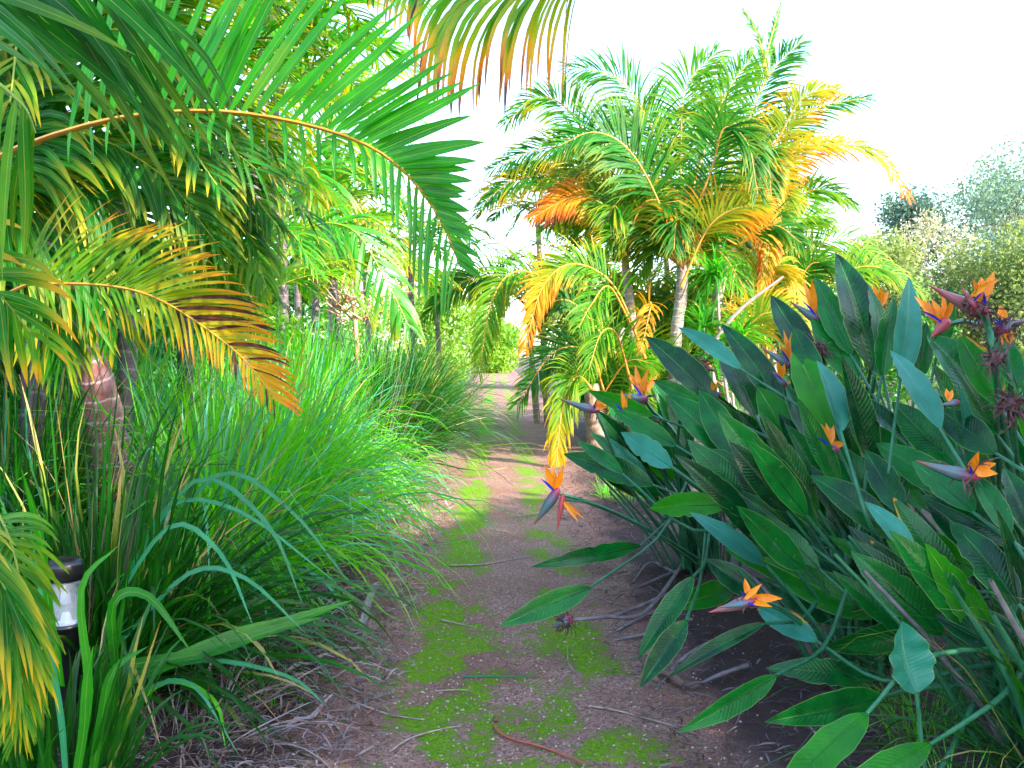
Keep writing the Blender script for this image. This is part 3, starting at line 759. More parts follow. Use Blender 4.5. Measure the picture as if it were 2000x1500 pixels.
# right hand half of the clump
gf([(1440, 420), (1500, 300), (1590, 215), (1700, 190)], 13.4, .2, L=.75, mat=M_palm, drytip=.2)
gf([(1445, 430), (1520, 330), (1620, 285), (1710, 300), (1775, 385)], 13.2, .3, L=.62, dry=.05, drytip=.5, drydist=([0, .3, .4, .7, .8, 1], [0, .0, .45, .0, .1, .55]))
gf([(1440, 400), (1455, 260), (1500, 150), (1560, 85)], 13.4, .2, L=.8, mat=M_palm)
gf([(1450, 400), (1520, 270), (1570, 190), (1640, 170)], 13.0, .2, L=.6, dry=.12, drytip=.5)
gf([(1440, 430), (1500, 350), (1560, 290), (1640, 280)], 12.9, .1, L=.6, dry=.15, drytip=.6)
gf([(1450, 440), (1530, 400), (1600, 370), (1670, 400)], 13.6, .2, L=.7)
gf([(1445, 400), (1480, 300), (1500, 330), (1510, 430)], 12.8, -.2, L=.6, mat=M_palm, drytip=.4)
gf([(1440, 420), (1480, 420), (1500, 480), (1490, 560)], 12.6, -.3, L=.45, dry=.2, drytip=.6, droop=(1.2, 1.2))
gf([(1480, 640), (1560, 500), (1660, 470), (1780, 560)], 14.2, .4, L=.85, dry=.03)
gf([(1500, 660), (1600, 560), (1700, 520), (1800, 570)], 13.6, .2, L=.75, dry=.04)
gf([(1470, 640), (1520, 500), (1560, 430), (1620, 420)], 14.4, .3, L=.85)
gf([(1500, 700), (1480, 560), (1520, 520), (1580, 600)], 12.5, -.2, L=.65, dry=.16, droop=(1.1, 1.1))
gf([(1430, 700), (1480, 620), (1540, 620), (1570, 700)], 11.8, -.3, L=.6, dry=.1, droop=(1, 1), drytip=.4)
# upright unopened spears
for s_ in ([(1500, 150), (1480, 70), (1452, 18)], [(1490, 130), (1510, 60), (1524, 10)]):
    gf(s_, 13.3, .2, L=.20, nl=24, ang=(20, 8), mat=M_bgpalm)
# a crowd of smaller fronds that fills the shade of the clump
rr = random.Random(5)
for i in range(150):
    bx, by = rr.choice([(1180, 780), (1240, 720), (1300, 700), (1220, 480), (1330, 520), (1440, 480), (1480, 700), (1420, 640), (1520, 640), (1150, 820), (1200, 820), (1260, 800)])
    a = rr.uniform(-2.7, -.4) if bx > 1190 else rr.uniform(-2.0, -.4); l = rr.uniform(110, 220)
    dd = rr.uniform(-.6, .8)
    mx, my = bx + math.cos(a) * l * .6, by + math.sin(a) * l * .6
    ex, ey = mx + math.cos(a) * l * .5, my + math.sin(a) * l * .15 + rr.uniform(20, 90)
    gf([(bx, by), (mx, my), (ex, ey)], (rr.uniform(12.3, 13) if by < 560 or (by > 790 and rr.random() < .5) else rr.uniform(13.2, 14.6)), dd, L=rr.uniform(.5, .75), nl=38, mat=M_areca if rr.random() < .5 else M_palm, dry=max(0, rr.uniform(-.25, .12)), t0=.2)
# a second palm clump behind, showing between the trunks
gp2 = thing('golden_palm', 'shaded palm clump glimpsed between the trunks of the golden palms', 'palm', G(1330, 850))
for i, (px, py, d) in enumerate([(1130, 560, 16.5), (1300, 480, 17), (1420, 560, 16), (1560, 560, 17), (1030, 600, 17.5), (1240, 620, 16.2), (1500, 420, 17.5), (1050, 420, 17.5), (1150, 440, 17.0), (1400, 300, 17.5)]):
    c = P(px, py, d)
    trunk(gp2, [A(c[0] + .2, c[1], 0), A(c[0] + .1, c[1], c[2] * .5), c], [.07, .06, .05])
    random_crown(gp2, c, 9, 1.9, mat=M_palm if i % 2 else M_areca, rmat=M_rachis, nl=28, leafL=.62, W=.045, seed=100 + i)
# dracaena-like plant with spiky rosettes
dr = thing('dracaena', 'spiky rosette plant on thin stems before the golden palm trunks', 'plant', G(1430, 900))
for j, L_ in enumerate([[(1440, 890), (1410, 700), (1400, 540)], [(1440, 890), (1400, 760), (1375, 640)], [(1450, 890), (1430, 760), (1445, 660)], [(1430, 890), (1400, 800), (1390, 700)]]):
    mb = MB(); pts = T3(L_, 10.6); tube(mb, catmull(pts, 12), .018, 6); mb.build('stem', M_twig, dr)
    c = pts[-1]; M = 70
    D = nz(rng.normal(0, 1, (M, 3)) + A(0, 0, .5))
    mb = MB(); add_blades(mb, blades(np.repeat(c[None], M, 0) + rng.normal(0, .04, (M, 3)), D, rng.uniform(.35, .6, M), 1.3, .028, A(0, 0, 1) + rng.normal(0, .2, (M, 3)), n=5, prof='grass', dry=.02))
    mb.build('leaf_rosette', M_bgpalm, dr)
mb = MB(); tube(mb, catmull(T3([(1380, 690), (1440, 610), (1530, 540)], 10.4), 10), np.linspace(.03, .015, 10), 6); mb.build('bare_branch', M_twig, dr)

# ------------------------------------------------------------------ left side palms, middle distance
def palm(label, foot, crown, d, tr, nf, L, mat, leafL=.6, W=.04, nl=28, rmat=None, tmat=None, seed=0, dry=0., az=None, mid=None, name='palm', droop=.9, drytip=.2):
    f = P(*foot, d); f[2] = 0
    c = P(*crown, d)
    t = thing(name, label, 'palm', f, 'palms behind the left grass clumps')
    m_ = (f + c) / 2 + A(.08, 0, 0); tr = [q * .62 for q in tr]
    trunk(t, [f, m_, c], tr, tmat or M_trunkd)
    random_crown(t, c, nf, L, mat=mat, rmat=rmat or M_rachisg, nl=nl, leafL=leafL, W=W, seed=seed, dry=dry, az=az, droop=droop, drytip=drytip)
    return t
t_ = palm('tall palm with pinkish upper trunk behind the left fronds', (540, 800), (537, 215), 10.5, [.15, .13, .10, .075], 13, 2.6, M_bgpalm, .7, .05, nl=34, seed=3)
trunk(t_, [P(540, 470, 10.45), P(537, 230, 10.45)], [.075, .07], mat=M_trunkred, name='crownshaft')
def lf(par, px, d, dd=0, up=UPC, **kw):
    kw.setdefault('nl', 36); kw.setdefault('W', .04); kw.setdefault('mat', M_bgpalm)
    frond(par, T3(px, d, dd), up, k=2, n=5, rad=.014, **kw)
lf(t_, [(548, 500), (565, 360), (610, 330), (640, 400), (645, 480)], 9.8, -.4, Lmax=.8, droop=(1.3, 1.3), vee=(0, -10))
lf(t_, [(545, 520), (600, 445), (690, 450), (760, 560), (800, 640)], 9.4, -.4, Lmax=.75, droop=(1.4, 1.4), vee=(0, -20))
lf(t_, [(550, 460), (600, 300), (680, 260), (760, 320)], 10, 0, Lmax=.7)
p2 = palm('short palm with fresh pale fronds right of the tall palm', (600, 760), (610, 420), 12.5, [.10, .09, .08], 12, 2.2, M_bgpalm, .6, .045, seed=8)
p3 = palm('palm with arching backlit fronds over the left grass', (330, 760), (345, 400), 6.2, [.10, .09, .08], 0, 1, M_palm, seed=9)
for px, mt in [([(345, 430), (380, 330), (450, 330), (540, 440)], M_palm), ([(345, 430), (400, 400), (470, 430), (520, 560)], M_areca), ([(345, 420), (330, 300), (370, 230), (440, 260)], M_palm),
           ([(345, 430), (300, 330), (240, 320), (200, 400)], M_palm), ([(345, 440), (400, 450), (440, 520), (450, 620)], M_areca), ([(345, 430), (370, 360), (420, 370), (500, 480)], M_palm),
           ([(345, 430), (280, 400), (260, 460), (270, 560)], M_palm), ([(345, 425), (400, 280), (480, 260), (560, 330)], M_palm), ([(345, 425), (300, 240), (320, 150), (380, 130)], M_palm)]:
    lf(p3, px, 6.2, -.3, Lmax=.55, W=.03, mat=mt, droop=(1.2, 1.2), nl=46, up=A(0, -.4, .9), vee=(10, 10), drytip=.08, dry=.0)
p4 = palm('palm whose narrow leaflets hang against the sky at upper left', (420, 780), (520, 60), 8.8, [.12, .10, .09], 11, 2.4, M_bgpalm, .65, .035, seed=12, nl=36)
p5 = palm('distant palm left of the white sky gap', (720, 740), (700, 400), 17, [.12, .10, .09], 12, 2.4, M_bgpalm, .7, .05, seed=14)
p6 = palm('distant low palm nearest the path on the left', (790, 740), (800, 500), 15, [.10, .09, .08], 11, 1.9, M_bgpalm, .6, .045, seed=15)
p7 = palm('dark palm crowded behind the big arching frond', (210, 800), (230, 260), 5.4, [.10, .09, .08], 13, 2.0, M_palm, .6, .035, seed=16)
p8 = palm('dark palm at the upper left corner behind drooping leaflets', (40, 800), (20, 200), 4.6, [.10, .09, .08], 13, 1.8, M_palm, .6, .035, seed=17)
p10 = palm('low bushy palm arching over the bright grass', (470, 800), (470, 600), 8.6, [.10, .09, .08], 12, 1.7, M_bgpalm, .55, .035, seed=41)
p11 = palm('low palm behind the pink dead branches', (660, 770), (650, 545), 11.5, [.10, .09, .08], 12, 1.9, M_bgpalm, .6, .04, seed=42)
p12 = palm('bright low palm left of the path end', (850, 740), (850, 585), 19, [.10, .09, .08], 11, 1.8, M_bgpalm, .6, .045, seed=43)
p13 = palm('mid height palm in front of the white sky gap', (560, 760), (580, 470), 13.5, [.10, .09, .08], 12, 2.3, M_areca, .65, .045, seed=44)
p9 = palm('far palm seen between the hanging leaflets', (640, 740), (640, 250), 16, [.12, .10, .09], 13, 2.6, M_bgpalm, .7, .05, seed=21)

# ------------------------------------------------------------------ the arching palm whose fronds fill the upper left
base = A(-2.25, 2.9, 0)
ap = thing('arching_palm', 'near palm with great arching fronds reaching across the upper left', 'palm', base)
crown = A(-2.0, 2.75, 2.05)
trunk(ap, [base, A(-2.2, 2.9, 1.0), crown], [.10, .085, .07])
CR = crown
# large arching frond
frond(ap, [P(-200, 420, 2.7), P(0, 305, 2.45), P(170, 245, 2.3), P(300, 222, 2.25), P(430, 218, 2.2), P(560, 235, 2.15), P(680, 268, 2.1), P(760, 310, 2.1), P(822, 372, 2.1), P(868, 445, 2.1), P(895, 512, 2.1)],
      A(0, -1, .15), nl=46, Lmax=.46, W=.040, ang=(80, 34), vee=(24, 8), droop=(2.4, .10), drytip=-.2, rad=.0075, t0=.18, mode='objects', rmat=M_rachis, n=7, 
      lenk=([0, .43, .55, .63, .70, .75, .80, .88, 1], [1, .95, .80, .64, .50, .36, .25, .19, .16]), frac=(.7, 1), wside=(.34, .80), lside=(1, 1), lenk2=([0, .5, .72, .78, .93, 1], [.24, .30, .36, .60, .50, .34]), mat=M_palmb, label='great arching frond with broad green leaflets', jit=.014, name='frond')
# yellowing frond below it
frond(ap, [CR, P(-40, 560, 2.75), P(60, 555, 2.6), P(200, 557, 2.55), P(300, 580, 2.5), P(400, 640, 2.5), P(480, 705, 2.45), P(535, 780, 2.45)],
      A(0, -1, .25), nl=84, Lmax=.35, W=.0125, ang=(50, 30), vee=(14, 6), droop=(1.8, .42), dry=.0, rad=.006, t0=.24, mode='objects', rmat=M_rachis, n=7,
      lenk=([0, .3, .6, .8, 1], [.9, 1, .8, .5, .3]), drydist=([0, .35, .5, .7, .85, 1], [.02, .03, .10, .20, .26, .32]), drytip=.36, pblack=.28, jit=.03, mat=M_areca, label='yellowing frond with blackened tips', frac=(.5, 1), lside=(.6, 1), wside=(.8, 1))
# frond whose leaflets sweep down from the top left corner
frond(ap, [P(-350, 300, 2.3), P(-250, 20, 2.0), P(-80, -90, 1.9), P(120, -80, 1.85), P(260, -30, 1.85)],
      A(-.3, -1, .1), nl=34, Lmax=.78, W=.030, ang=(50, 26), vee=(5, 5), droop=(.35, .35), rad=.007, t0=.1, mode='objects', sides=(1,), n=7, mat=M_palm, frac=(1,), label='frond whose dark leaflets slant down from the top left', jit=.04, drytip=.05)
# bright green leaflets hanging at the left edge
frond(ap, [P(-260, 200, 1.7), P(-180, 120, 1.6), P(-60, 130, 1.55), P(40, 200, 1.5), P(70, 260, 1.5)],
      A(-.2, -1, .2), nl=17, Lmax=.42, W=.022, ang=(66, 30), vee=(5, 5), droop=(1.3, 1.3), rad=.006, t0=.1, mode='objects', sides=(1,), n=7, mat=M_areca, frac=(1,), label='bright frond hanging down the left edge', drytip=.04)
frond(ap, [P(-300, 560, 2.0), P(-150, 500, 1.95), P(-20, 560, 1.9), P(60, 650, 1.9)],
      A(-.2, -1, .2), nl=12, Lmax=.30, W=.024, ang=(56, 20), vee=(5, 5), droop=(.8, .8), rad=.005, t0=.2, mode='objects', n=6, mat=M_areca, label='short frond with yellow tips at the left edge', drytip=.4)
# overhead frond whose leaflets hang into the top of the view
op = thing('overhead_palm', 'palm beside the camera whose browned leaflets hang into the top', 'palm', A(2.1, .9, 0))
OC = A(2.0, .9, 2.9)
trunk(op, [A(2.1, .9, 0), A(2.12, .9, 1.5), OC], [.10, .09, .07])
frond(op, [OC, P(1330, -240, 2.2), P(1150, -80, 2.5), P(1020, -35, 2.65), P(880, -40, 2.75), P(700, -90, 2.9)],
      A(0, -1, .3), nl=64, Lmax=.50, W=.023, ang=(58, 24), vee=(0, 0), droop=(1.6, 4.5), rad=.007, t0=.38, mode='objects', n=8, mat=M_palmb,
      lenk=([0, .5, .68, .8, 1], [.8, .8, 1, .5, .3]), drydist=([0, .45, .6, .78, .85, 1], [.12, .14, .10, .05, 0, 0]), drytip=.85, pblack=.12, label='overhead frond with browned orange hanging tips', frac=(.8, .8), wside=(1, 1))
for i in range(5):
    a = -2.2 + i * 1.05
    h_ = A(math.cos(a), math.sin(a) * .9 - .25, 0)
    frond(op, [OC, OC + h_ * .6 + A(0, 0, .6), OC + h_ * 1.3 + A(0, 0, .5), OC + h_ * 1.8], A(0, 0, 1), nl=30, Lmax=.5, W=.03, k=2, n=4)
# further fronds of the same palm, behind
for i, px in enumerate([[(-60, 360), (60, 120), (250, 60), (480, 180)], [(-60, 380), (120, 260), (300, 330), (420, 470)], [(-60, 380), (60, 300), (240, 420), (330, 560)],
                        [(-60, 340), (0, 60), (130, -60), (330, -50)], [(-60, 380), (50, 400), (170, 500), (230, 640)], [(-60, 380), (40, 420), (110, 560), (120, 700)],
                        [(-60, 360), (100, 180), (300, 180), (500, 330)]]):
    frond(ap, [CR] + T3(px, 3.4, .2), A(0, -.8, .5), nl=38, Lmax=.5, W=.03, droop=(1.1, .8), vee=(8, 8), mat=M_palm, k=3, n=5, rad=.008, t0=.15, drytip=.15)
# leaning trunk seen through the leaves
lt = thing('leaning_palm', 'leaning reddish grey ringed palm trunk behind the yellow frond', 'palm', G(205, 1010))
trunk(lt, [P(235, 1010, 4.7), P(200, 790, 4.6), P(168, 680, 4.5), P(138, 560, 4.4), P(100, 420, 4.3)], [.11, .088, .075, .062, .055], mat=M_trunkred, rs=6)
random_crown(lt, P(100, 420, 4.3), 10, 1.7, mat=M_palm, nl=30, leafL=.5, W=.03, seed=31)
# young palm at the lower left corner
yp = thing('young_palm', 'young yellow green palm frond drooping in the lower left corner', 'palm', A(-1.35, 1.75, 0))
frond(yp, [A(-1.35, 1.75, 0), A(-1.25, 1.72, .7), P(-70, 960, 1.75), P(0, 1010, 1.62), P(38, 1130, 1.55), P(44, 1290, 1.52), P(40, 1430, 1.5)],
      A(.1, -1, .1), nl=60, Lmax=.16, W=.0105, ang=(62, 26), vee=(8, 8), droop=(.8, .8), dry=.02, rad=.004, t0=.5, mode='objects', n=6, mat=M_areca, drytip=.06, jit=.05, frac=(1, .8))
frond(yp, [A(-1.35, 1.75, 0), A(-1.2, 1.6, .7), P(-120, 1060, 1.6), P(-40, 1080, 1.45), P(30, 1200, 1.4), P(40, 1390, 1.4)],
      A(.1, -1, .3), nl=20, Lmax=.24, W=.011, ang=(22, 8), vee=(5, 5), droop=(.8, .8), dry=.03, rad=.004, t0=.5, mode='objects', n=6, mat=M_palm, drytip=.3)

# ------------------------------------------------------------------ strap grasses
Gc = [
 # label, x, y, n, L, W, mat, sep, droop
 ('large dark strap grass clump around the bollard light', -1.68, 3.60, 560, 1.22, .022, M_grassd, 200, (.5, 1.6), (.05, 1.25)),
 ('close dark green clump in the bottom left corner', -1.30, 2.55, 110, .68, .024, M_grassd, 60, (.1, 1.3), (.05, .6)),
 ('grass clump spilling blue green blades over the litter', -1.62, 4.85, 760, 1.5, .017, M_grass, 0, (1.0, 2.3), (.1, 1.0)),
 ('bright grass clump under the tip of the yellow frond', -1.60, 6.0, 800, 1.65, .017, M_grass, 0, (.7, 2.2), (.05, .8)),
 ('bright upright grass behind the leaning trunk', -2.75, 6.0, 620, 1.65, .015, M_grass, 0, (.3, 1.4), (.03, .5)),
 ('pale drooping grass clump midway along the left side', -1.75, 7.0, 680, 1.5, .018, M_grass, 0, (1.0, 2.4), (.1, .85)),
 ('grass clump behind the pale drooping one, left of the twigs', -2.6, 7.8, 620, 1.6, .013, M_grass, 0, (.4, 1.7), (.05, .6)),
 ('tall rounded deep green grass clump leaning over the path', -1.42, 10.0, 1800, 1.85, .013, M_grassd, 0, (.8, 2.0), (.03, .72)),
 ('fine green grass clump at the foot of the upright clump', -1.35, 8.5, 260, .95, .010, M_grass, 0, (.9, 2.1), (.2, .95)),
 ('bright green grass behind the tall upright clump', -2.2, 11.4, 620, 1.9, .013, M_grass, 0, (.3, 1.3), (.03, .5)),
 ('tall yellow green grass standing behind the pale clump', -2.1, 9.2, 620, 1.8, .016, M_grass, 0, (.3, 1.3), (.03, .5)),
 ('furthest grass clump leaning on the left of the path', -1.25, 13.0, 460, 1.4, .012, M_grass, 0, (.5, 1.6), (.05, .7)),
 ('small distant grass clump beside the sunny path', -1.3, 17.0, 360, 1.3, .014, M_grass, 0, (.5, 1.6), (.05, .7)),
 ('grass clump in the dark behind the bollard light', -2.55, 4.5, 420, 1.5, .016, M_grassd, 0, (.3, 1.4), (.05, .6)),
]
for lb, x, y, n_, L_, W_, m_, sep, dr_, ti in Gc:
    clump(lb, x, y, n_, L_, W_, m_, spread=.26 if y > 3 else .16, tilt=ti, droop=dr_, sep=sep, dead=.06, blue=.30 if m_ is M_grass else .08, bias=(.12, -.10) if sep else (.08, 0))
# broad strap blades that reach over the others in the near clump
near = [o for o in bpy.data.objects if o.name == 'grass_clump'][0]
for px, d0, d1, wpx, m_ in [
 ([(250, 1330), (440, 1250), (560, 1215), (690, 1172)], 3.0, 3.3, 30, M_palmb), ([(240, 1300), (400, 1275), (520, 1235), (630, 1205)], 3.0, 3.2, 24, M_palmb),
 ([(228, 1330), (222, 1180), (290, 1165), (375, 1275)], 2.7, 2.6, 20, M_palmb), ([(120, 1340), (95, 1180), (80, 1050), (42, 915)], 2.5, 2.3, 22, M_palmb),
 ([(150, 1500), (175, 1350), (160, 1150), (232, 1065)], 2.4, 2.4, 18, M_palmb), ([(130, 1520), (120, 1400), (95, 1250), (55, 1000)], 2.3, 2.2, 14, M_teal),
 ([(180, 1520), (200, 1400), (222, 1310), (290, 1262)], 2.4, 2.4, 20, M_palmb), ([(150, 1520), (165, 1420), (170, 1330), (182, 1262)], 2.3, 2.3, 20, M_palmb),
 ([(210, 1200), (330, 1030), (430, 1080), (497, 1228)], 3.4, 3.0, 10, M_teal), ([(230, 1150), (380, 940), (520, 1020), (595, 1190)], 3.6, 3.3, 10, M_teal),
 ([(240, 1150), (330, 990), (470, 1000), (660, 1140)], 3.7, 3.4, 9, M_teal), ([(260, 1150), (420, 930), (560, 990), (680, 1135)], 3.9, 3.7, 9, M_teal),
 ([(240, 1250), (370, 1120), (480, 1130), (600, 1240)], 3.3, 3.1, 10, M_teal), ([(240, 1380), (300, 1340), (380, 1340), (470, 1480)], 2.9, 2.7, 9, M_teal),
 ([(240, 1400), (330, 1330), (420, 1370), (440, 1460)], 2.9, 2.7, 10, M_grass), ([(250, 1330), (400, 1290), (560, 1320), (640, 1380)], 3.1, 3.0, 9, M_teal)]:
    n_ = 13; pts = catmull([P(x, y, d0 + (d1 - d0) * i / 3) for i, (x, y) in enumerate(px)], n_)
    pts[:, 2] = np.maximum(pts[:, 2], .02)
    T = nz(np.gradient(pts, axis=0)); sd_ = nz(np.cross(T, A(0, -1, .5))); nn = np.cross(sd_, T)
    wv = (wpx / F * d0 * .5 * np.interp(np.linspace(0, 1, n_), *PROF['grass']))[:, None]
    V = np.stack([pts - sd_ * wv + nn * wv * .35, pts, pts + sd_ * wv + nn * wv * .35], 1)
    uv = np.zeros((n_, 3, 2)); uv[..., 0] = A(-1, 0, 1); at = np.zeros((n_, 3, 3)); at[..., 0] = rng.random(); 
    mb = MB(); mb.add(V, rq(n_ - 1, 3), at.reshape(-1, 3), uv); mb.build('blade', m_, near, origin=pts[0])
# brownish seed stalks standing in the grass
for i, (x, y, lb) in enumerate([(-1.5, 9.0, 'tan dead stems poking out of the upright grass'), (-2.2, 8.6, 'pale straw stems standing left of the upright grass')]):
    clump(lb, x, y, 60, 1.7, .006, M_litter, spread=.3, tilt=(.1, .9), droop=(.1, .8), dead=0, group='dead stems in the grass', cat='dead stems', name='dry_grass_clump')
# dry skirts lying at the foot of the near clump
for x, y, n_, lb in [(-1.15, 3.0, 240, 'tangle of straw coloured dead blades at the bottom left'), (-1.2, 3.9, 180, 'brown dead blades at the foot of the dark clump')]:
    clump(lb, x, y, n_, .62, .006, M_litter, spread=.3, tilt=(.8, 1.4), droop=(.2, 1.2), dead=.3, group='dead blades at the foot of the grass', cat='dead grass', name='dead_grass')
# small tufts and weeds
for x, y, n_, l_, lb in [(G(1195, 975)[0], G(1195, 975)[1], 110, .30, 'small pale green weed tuft by the golden palm trunks'), (G(1230, 985)[0], G(1230, 985)[1], 70, .24, 'smaller green tuft left of the bird of paradise stems'),
                         (1.45, 3.1, 120, .36, 'thin dark grass tuft under the lowest orange flower'), (1.3, 2.6, 70, .22, 'sparse wisp of grass at the dark foot of the bed'), (-.95, 3.5, 40, .22, 'tiny green weed in the litter left of the path')]:
    clump(lb, x, y, n_, l_, .004, M_grass, spread=.12, tilt=(.1, 1.1), droop=(.2, 1.2), group='small grass tufts on bare soil', cat='grass tuft', name='grass_tuft', seg=5)
clump('dark arching grass clump in the bottom right corner', 1.75, 2.55, 300, .95, .009, M_grassd, spread=.2, tilt=(.1, 1.2), droop=(.5, 1.7), sep=60)
clump('thin dark grass behind the cupped pale leaf', 2.1, 3.3, 220, .95, .008, M_grassd, spread=.25, tilt=(.1, 1.0), droop=(.5, 1.6))

# ------------------------------------------------------------------ bird of paradise plants
crowns = [
 ('bird of paradise plant leaning furthest out over the path', A(1.18, 5.55, .06)),
 ('bird of paradise plant in the middle of the bed', A(1.75, 4.75, .08)),
 ('tallest bird of paradise plant at the back of the bed', A(2.15, 5.3, .08)),
 ('bird of paradise plant at the right edge with wilted flowers', A(2.45, 4.2, .08)),
 ('bird of paradise plant low in the foreground with orange flower', A(1.50, 3.75, .06)),
 ('nearest bird of paradise plant in the dark lower right', A(1.75, 2.95, .06)),
]
plants = [thing('bird_of_paradise', lb, 'plant', c * A(1, 1, 0), 'bird of paradise plants right of the path') for lb, c in crowns]
def sdepth(x, y):
    dx = 5.5 - 2.0 * (x - 1150) / 850
    dx -= .8 * min(1, max(0, (y - 500) / 500))
    dy = .80 * 2425 / max(60, y - 690) if y > 960 else 99
    return min(dx, dy)
rl = random.Random(3)
def strel_leaf(pl, crown, tip, base, wd, nrm, mat=M_strel, fold=.30, bow=.06, wavy=0., name='leaf', stalk=True, arch=.0, rnd=None, dry=0, label=None):
    """blade from base to tip with half width wd and a stalk down to the crown"""
    tip = np.asarray(tip, float); base = np.asarray(base, float)
    n = 20; t = np.linspace(0, 1, n + 1)
    ax = tip - base; L = np.linalg.norm(ax); a = ax / L
    s = nz(np.cross(a, nrm)); nn = np.cross(s, a)
    c = base + np.outer(t, ax) - np.outer(np.sin(math.pi * t) * -bow * L, nn) + np.outer(t**3 * -.04 * L, nn)
    wdt = wd * np.interp(t, *PROF['strel'])
    u = A(-1, -.66, -.33, 0, .33, .66, 1)
    ph = rl.uniform(0, 6)
    V = np.zeros((n + 1, 7, 3))
    asym = rl.uniform(-.12, .12)
    roll = rl.uniform(-.15, .15)
    ragged = rl.random() < .35
    notch = np.array([[1 - (rl.uniform(.05, .22) if ragged and rl.random() < .25 else rl.uniform(0, .03)) for _ in (0, 1)] for _ in t])
    for j, uu in enumerate(u):
        lift = fold * abs(uu) * (1 - .35 * abs(uu)) + roll * uu * .5
        wv = wavy * (abs(uu)**2) * np.sin(t * 24 + ph + (1.7 if uu > 0 else 0)) + .03 * abs(uu) * np.sin(t * 11 + ph * 2 + uu)
        V[:, j] = c + s * (wdt * uu * (1 + asym * np.sign(uu)) * (notch[:, int(uu > 0)] if abs(uu) > .9 else 1))[:, None] + nn * (wdt * lift + wd * wv * (wdt / wd))[:, None]
    at = np.zeros((n + 1, 7, 3)); at[..., 0] = rl.random() if rnd is None else rnd; at[..., 2] = t[:, None]
    at[..., 1] = dry
    if rl.random() < .06:
        e_ = rl.uniform(.8, 1.0); at[:, 0 if rl.random() < .5 else 6, 1] = np.clip(e_ * np.sin(t * rl.uniform(2, 9) + rl.uniform(0, 6)), 0, 1)
        at[-1:, :, 1] = .9
    uv = np.zeros((n + 1, 7, 2)); uv[..., 0] = u; uv[..., 1] = t[:, None]
    mb = MB(); mb.add(V, rq(n, 7), at.reshape(-1, 3), uv)
    # midrib standing proud below the blade
    tube(mb, c[:-1] - nn * .002, np.linspace(.006, .0015, n), 5)
    o = mb.build(name, mat, pl, origin=base)
    if label: o['label'] = label
    if stalk:
        cr = crown + A(rl.uniform(-.12, .12), rl.uniform(-.12, .12), 0)
        dist = np.linalg.norm(base - cr)
        m1 = base - a * dist * .38; m1[2] = max(m1[2], .12)
        if arch: m1 = base * .5 + cr * .5 + A(0, 0, arch)
        m2 = cr + A(0, 0, 1) * dist * .28 + (m1 - cr) * .25
        pts = catmull([cr, m2, m1, base], 14)
        mb = MB(); tube(mb, pts, np.interp(np.linspace(0, 1, 14), [0, 1], [.013, .006]), 6)
        mb.build('leaf_stalk', M_stalk, o)
    return o
def pick(e):
    return min(range(len(crowns)), key=lambda i: np.linalg.norm((crowns[i][1] - e) * A(1, 1, .35)))
leafdata = [
 # tipx, tipy, basex, basey, width px, kind  (g green, b waxy underside, y young bright, w wavy)
 (1265,658,1400,790,52,'g'),(1328,639,1445,720,30,'b'),(1413,635,1530,800,46,'g'),(1405,680,1475,812,58,'g'),(1367,764,1445,895,52,'g'),(1307,773,1425,890,56,'g'),
 (1150,764,1275,812,28,'y'),(1277,743,1372,792,28,'g'),(1509,577,1585,700,50,'g'),(1592,543,1662,692,46,'g'),(1639,497,1705,725,74,'g'),(1588,599,1672,745,60,'g'),
 (1780,545,1758,745,50,'b'),(1745,585,1722,735,40,'g'),(1817,655,1948,850,104,'g'),(1745,684,1835,835,60,'b'),(1554,680,1618,835,68,'y'),(1600,705,1642,842,48,'b'),
 (1634,764,1775,865,44,'g'),(1660,815,1795,955,68,'g'),(1745,786,1865,910,62,'g'),(1809,632,1790,745,40,'g'),(1875,654,1955,795,52,'y'),(1715,866,1865,968,60,'g'),
 (1834,798,1945,885,56,'g'),(1481,756,1548,885,54,'y'),(1532,743,1588,875,48,'g'),(1590,850,1795,1055,66,'g'),(1543,892,1670,1055,44,'g'),(1588,930,1750,1055,54,'g'),
 (1375,875,1562,995,60,'g'),(1365,905,1492,962,30,'g'),(1467,913,1558,937,20,'g'),(1105,886,1275,947,46,'g'),(1271,992,1424,985,44,'y'),(1694,981,1785,1082,40,'b'),
 (1805,968,1992,1072,60,'g'),(1902,922,1972,1045,40,'g'),(1965,915,2020,1050,60,'g'),(1214,845,1312,912,42,'b'),(1047,1106,1250,1066,32,'G'),(984,1218,1152,1148,44,'G'),
 (1425,1072,1700,1152,86,'y'),(1490,1092,1705,1205,66,'y'),(1383,1094,1482,1162,44,'g'),(1490,1131,1665,1212,56,'g'),(1249,1277,1353,1128,42,'G'),(1317,1186,1432,1148,46,'y'),
 (1254,1335,1340,1213,44,'G'),(1312,1315,1492,1218,28,'G'),(1336,1427,1514,1320,42,'G'),(1514,1409,1720,1362,60,'g'),(1506,1304,1705,1325,52,'g'),(1614,1267,1835,1203,54,'g'),
 (1735,1058,1918,1112,76,'y'),(1659,1155,1835,1162,36,'y'),(1811,973,2005,1095,96,'g'),(1622,1047,1730,1128,30,'y'),(1480,1188,1595,1252,42,'b'),(1575,989,1640,1056,20,'g'),
 (1130,862,1215,925,26,'g'),(1500,1010,1600,1110,34,'g'),(1690,880,1760,1000,50,'g'),(1785,900,1900,1000,60,'g'),(1930,640,1990,760,46,'g'),(1860,560,1830,690,40,'g'),(1550,640,1600,760,44,'g'),
 (1480,700,1530,800,30,'g'),(1700,560,1720,700,36,'g'),(1830,1200,1990,1290,60,'g'),(1440,960,1560,1050,40,'g'),(1860,1020,1990,1180,64,'g'),(1200,800,1320,870,36,'g'),
]
